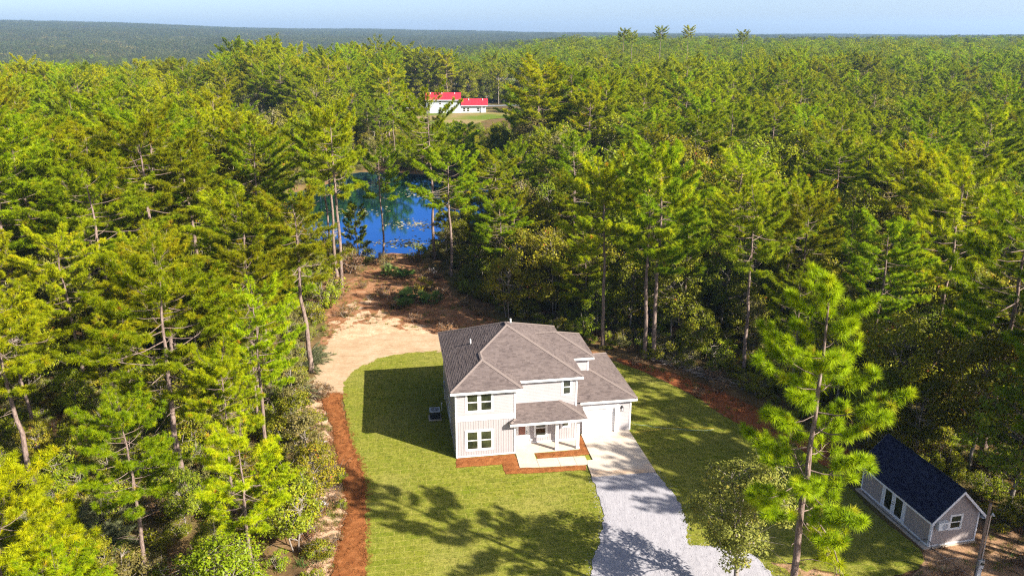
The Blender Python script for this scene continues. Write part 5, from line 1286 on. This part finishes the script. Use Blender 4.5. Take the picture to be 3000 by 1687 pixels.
for x, y, k, h, lab in ((-22.8, 91.5, 's1', 3.6, 'big rounded light green bush left of the straw track in front of the pond'), (-24.2, 95, 's0', 4.0, 'big dark bush behind the rounded light bush at the pond'), (-23.4, 106, 's3', 3.4, 'big brown bush at the foot of the thick old pine'), (-24.5, 111, 's2', 3.0, 'pale bush on the near pond bank, left of the water tip'), (-21.6, 112.5, 's0', 2.2, 'dark bush on the near pond bank under the short pine'), (-14.2, 113.8, 's0', 2.4, 'dark rounded bush at the pond tip by the dark-trunked pine'), (-11.5, 98.5, 's0', 1.8, 'dark bush at the right edge of the straw track'), (-18.8, 110, 's2', 2.0, 'pale brown bush at the water end of the straw track'), (-21.3, 83.3, 's1', .9, 'small yellow weed clump at the foot of the tall broad pine'), (-12.05, 48.2, 's1', .8, 'small yellow-flowered weed on the edge of the straw bed'), (-13.7, 52.8, 's3', 1.3, 'brown weedy bush on the sandy verge left of the straw bed'), (-13.0, 51.6, 's1', 1.1, 'green weedy bush touching the straw bed'), (-15.4, 51.3, 's1', 2.4, 'bright leafy bush at the wood edge by the sandy verge')):
    add_tree('bush', k, x, y, h, None, lab, 'bush', names=('stem', 'foliage'))

# brush pile
rg = np.random.default_rng(9); t = TM()
for k in range(150):
    c = np.array([rg.normal(0, 1.6), rg.normal(0, .55), abs(rg.normal(.1, .28))]); a = rg.uniform(0, 6.28); d = np.array([np.cos(a), np.sin(a) * .6, rg.uniform(-.15, .3)]); L = rg.uniform(.5, 1.9); q = np.linspace(-.5, .5, 4)[:, None]
    P = c + d * L * q + np.cumsum(rg.normal(0, .05, (4, 3)), 0); P[:, 2] = np.maximum(P[:, 2], .02); t.tube(P, rg.uniform(.008, .03) * np.array([1, .9, .7, .4]), 3)
me = t.mesh('brush_pile', M['deadwood'])
for x, y, rz, s_, lab in ((16.9, 73.2, -.75, 1.0, 'heap of grey dead branches at the wood edge above the lawn'), (19.6, 70.2, -.8, .9, 'second heap of dead branches, farther right along the red clay')):
    o = inst('brush_pile', me, None, (x, y, .05)); o.rotation_euler.z = rz; o.scale = (s_, s_, s_); tag(o, lab, 'brush pile')
# hoses and string lines
def line(name, pts, r, mat, label, cat, z=.085):
    P = smooth_line(pts); m = MB(); m.tube([(a, b, z + .004 * math.sin(i)) for i, (a, b) in enumerate(P)], r, 5); return tag(m.build(name, mat), label, cat)
def smooth_line(p, k=6):
    out = []
    for i in range(len(p) - 1):
        p0, p1, p2, p3 = (Vector(p[min(max(i + j, 0), len(p) - 1)]) for j in (-1, 0, 1, 2))
        for q in range(k):
            t = q / k; v = .5 * ((2 * p1) + (p2 - p0) * t + (2 * p0 - 5 * p1 + 4 * p2 - p3) * t * t + (3 * p1 - p0 - 3 * p2 + p3) * t ** 3); out.append((v.x, v.y))
    return out + [tuple(p[-1])]
line('garden_hose', [(10.25, 61.3), (10.7, 60.7), (11.6, 60.5), (12.3, 60.2), (13.6, 59.95), (15.1, 59.7), (16.4, 59.6), (17.2, 59.8)], .013, M['teal'], 'pale green garden hose lying on the lawn right of the garage', 'hose')
line('extension_cord', [(10.4, 59.3), (11.3, 59.5), (12.4, 59.8), (13.6, 60.05), (14.7, 60.25), (16.2, 60.1), (17.3, 60.0)], .011, M['yellow'], 'yellow cord lying across the lawn right of the garage', 'cord')
line('fallen_branch', [(27.0, 42.2), (28.0, 42.5), (29.0, 42.65)], .02, M['deadwood'], 'thin fallen branch on the dirt in front of the shed gable', 'branch', .05)
line('fallen_branch', [(27.6, 43.2), (28.2, 41.6), (28.6, 40.4)], .02, M['deadwood'], 'thin fallen branch crossing the other on the dirt by the meter post', 'branch', .09)
# litter on the verge
m = MB(); m.box(-.62, .62, -.05, .05, 0, .03); o = m.build('plank', M['pvc']); o.location = (-15.9, 57.7, .05); o.rotation_euler.z = .1; tag(o, 'long white plank lying on the sandy verge', 'plank')
m = MB(); m.box(-.3, .3, -.17, .17, 0, .05); m.box(-.29, .29, -.16, .16, .051, .07); o = m.build('panel_scrap', M['pvc']); o.location = (-15.66, 56.3, .05); o.rotation_euler = (0, .05, .05); tag(o, 'small white rectangular scrap lying below the plank', 'scrap')
rg2 = random.Random(3); bm_v = MB()
import bmesh
bm = bmesh.new(); bmesh.ops.create_icosphere(bm, subdivisions=3, radius=.3)
for v in bm.verts:
    k = 1 + .35 * math.sin(v.co.x * 19 + 1) * math.sin(v.co.y * 15) + rg2.uniform(-.22, .22); v.co = Vector((v.co.x * k * 1.5, v.co.y * k * .8, max(-.05, v.co.z * k * .7)))
me = bpy.data.meshes.new('plastic_bag'); bm.to_mesh(me); bm.free(); me.materials.append(M['pvc'])
o = inst('plastic_bag', me, None, (-13.6, 48.55, .08)); tag(o, 'crumpled white plastic bag on the verge left of the straw bed', 'bag')
# white plastic chair beside the track
ch = empty('garden_chair', (-10.95, 105.0, .05), .5); tag(ch, 'white plastic garden chair standing on the straw track near the pond', 'chair')
m = MB(); m.box(-.26, .26, -.25, .25, .40, .44); m.build('seat', M['pvc'], ch)
m = MB()
for k in range(5): m.hexa([(-.25 + k * .104, .23, .45), (-.17 + k * .104, .23, .45), (-.17 + k * .104, .26, .45), (-.25 + k * .104, .26, .45), (-.25 + k * .104, .36, .86), (-.17 + k * .104, .36, .86), (-.17 + k * .104, .39, .86), (-.25 + k * .104, .39, .86)])
m.hexa([(-.26, .355, .84), (.26, .355, .84), (.26, .395, .84), (-.26, .395, .84), (-.26, .37, .92), (.26, .37, .92), (.26, .41, .92), (-.26, .41, .92)]); m.build('backrest', M['pvc'], ch)
for s_ in (-1, 1):
    for y0 in (-.21, .21): m = MB(); m.tube([(s_ * .22, y0, .40), (s_ * .26, y0 * 1.2, 0)], [.03, .024], 6); m.build('leg', M['pvc'], ch)
    m = MB(); m.box(s_ * .27 - .025, s_ * .27 + .025, -.24, .28, .62, .65); m.box(s_ * .27 - .02, s_ * .27 + .02, -.23, -.18, .44, .62); m.build('armrest', M['pvc'], ch)
# meter post
mp = empty('meter_post', (28.4, 40.25, 0), .25); tag(mp, 'wooden utility post with grey meter box and conduit in front of the shed', 'utility post')
m = MB(); m.tube([(0, 0, -.2), (0, 0, 5.6)], [.10, .085], 10); m.build('pole', M['wood'], mp)
m = MB(); m.tube([(.06, -.15, 1.75), (.06, -.13, 4.85), (.07, -.16, 4.98), (.09, -.26, 4.95)], .035, 8); m.build('conduit', M['steel'], mp)
m = MB(); m.tube([(.07, -.14, 4.88), (.07, -.2, 5.02), (.09, -.32, 4.92)], [.06, .075, .045], 8); m.build('weatherhead', M['steel'], mp)
m = MB(); m.box(-.2, .2, -.27, -.12, 1.2, 1.78); bx = m.build('meter_box', M['steel'], mp)
m = MB(); m.tube([(0, -.271, 1.6), (0, -.37, 1.6)], .085, 14); m.build('meter_dial', M['glass'], bx); m = MB(); m.box(-.16, .16, -.282, -.2715, 1.23, 1.46); m.build('cover', M['acgrey'], bx)
m = MB(); m.box(-.16, .14, -.24, -.12, .62, 1.12); m.build('breaker_box', M['acgrey'], mp); m = MB(); m.tube([(.1, -.14, 0), (.1, -.14, 1.2)], .02, 6); m.build('ground_wire', M['steel'], mp)
# utility poles and wires behind the red-roofed house
def upole(x, y, h, lab, arm=True, rz=0.1):
    z = float(land(x, y)); p = empty('utility_pole', (x, y, z), rz); tag(p, lab, 'utility pole')
    m = MB(); m.tube([(0, 0, -.3), (0, 0, h)], [.2, .13], 8); m.build('pole', M['bark_grey'], p)
    m = MB(); m.box(-1.1, 1.1, -.06, .06, h - .7, h - .55); m.build('crossarm', M['bark_grey'], p)
    for s_ in (-1, 0, 1): m = MB(); m.tube([(s_ * .95, 0, h - .55), (s_ * .95, 0, h - .3)], .05, 6); m.build('insulator', M['pvc'], p)
    return Vector((x, y, z + h - .3))
a = upole(-28, 392, 10.5, 'wooden utility pole rising behind the left half of the red roof')
b = upole(-6.5, 388, 12.5, 'wooden utility pole behind the lower right end of the red roof')
c = upole(-62, 394, 10.5, 'wooden utility pole half hidden left of the red-roofed house'); d = upole(42, 396, 11, 'wooden utility pole by the road right of the red-roofed house')
tp = upole(101, 498, 15, 'pale transformer pole sticking up from the right wood')
m = MB(); m.tube([(.35, 0, 12.6), (.35, 0, 14.0)], .35, 10); po = [o for o in bpy.data.objects if o.name.startswith('utility_pole')][-1]; m.build('transformer', M['steel'], po)
def wire(p, q, off, lab):
    m = MB(); pts = []
    for i in range(13):
        t = i / 12; v = p.lerp(q, t) + Vector((0, 0, -1.1 * math.sin(math.pi * t))) + Vector((0, off, off * .4)); pts.append(tuple(v))
    m.tube(pts, .035, 4); tag(m.build('power_line', M['steel']), lab, 'power line', 'power lines behind the red-roofed house')
for p, q, sp in ((c, a, 'left of the red-roofed house'), (a, b, 'behind the red-roofed house'), (b, d, 'right of the red-roofed house')):
    for off, nm_ in ((-.9, 'lowest'), (0, 'middle'), (.9, 'highest')): wire(p, q, off, '%s power line %s' % (nm_, sp))
# guard rail of the road
gr = empty('guard_rail', (-38, 378, float(land(-30, 378))), R_(1.5)); tag(gr, 'low pale guard rail along the road behind the red roof', 'guard rail')
m = MB(); m.box(0, 30, -.05, .05, .5, .85); m.build('rail', M['steel'], gr)
for k in range(9): m = MB(); m.box(k * 3.7, k * 3.7 + .15, .051, .2, -.1, .8); m.build('post', M['bark_grey'], gr)

# ------------------------------------------------------------------ haze
hm = bpy.data.materials.new('haze'); hm.use_nodes = True; hn_ = hm.node_tree.nodes; hn_.clear(); ho = hn_.new('ShaderNodeOutputMaterial'); hv = hn_.new('ShaderNodeVolumePrincipled')
hv.inputs['Color'].default_value = (.44, .67, 1.0, 1); hv.inputs['Density'].default_value = HAZE; hv.inputs['Anisotropy'].default_value = .2
hm.node_tree.links.new(hv.outputs[0], ho.inputs['Volume'])
m = MB(); m.box(-9400, 9400, -9400, 9400, -40, 175); hz = m.build('haze', hm); tag(hz, kind='stuff', label='thin blue haze in the distance')
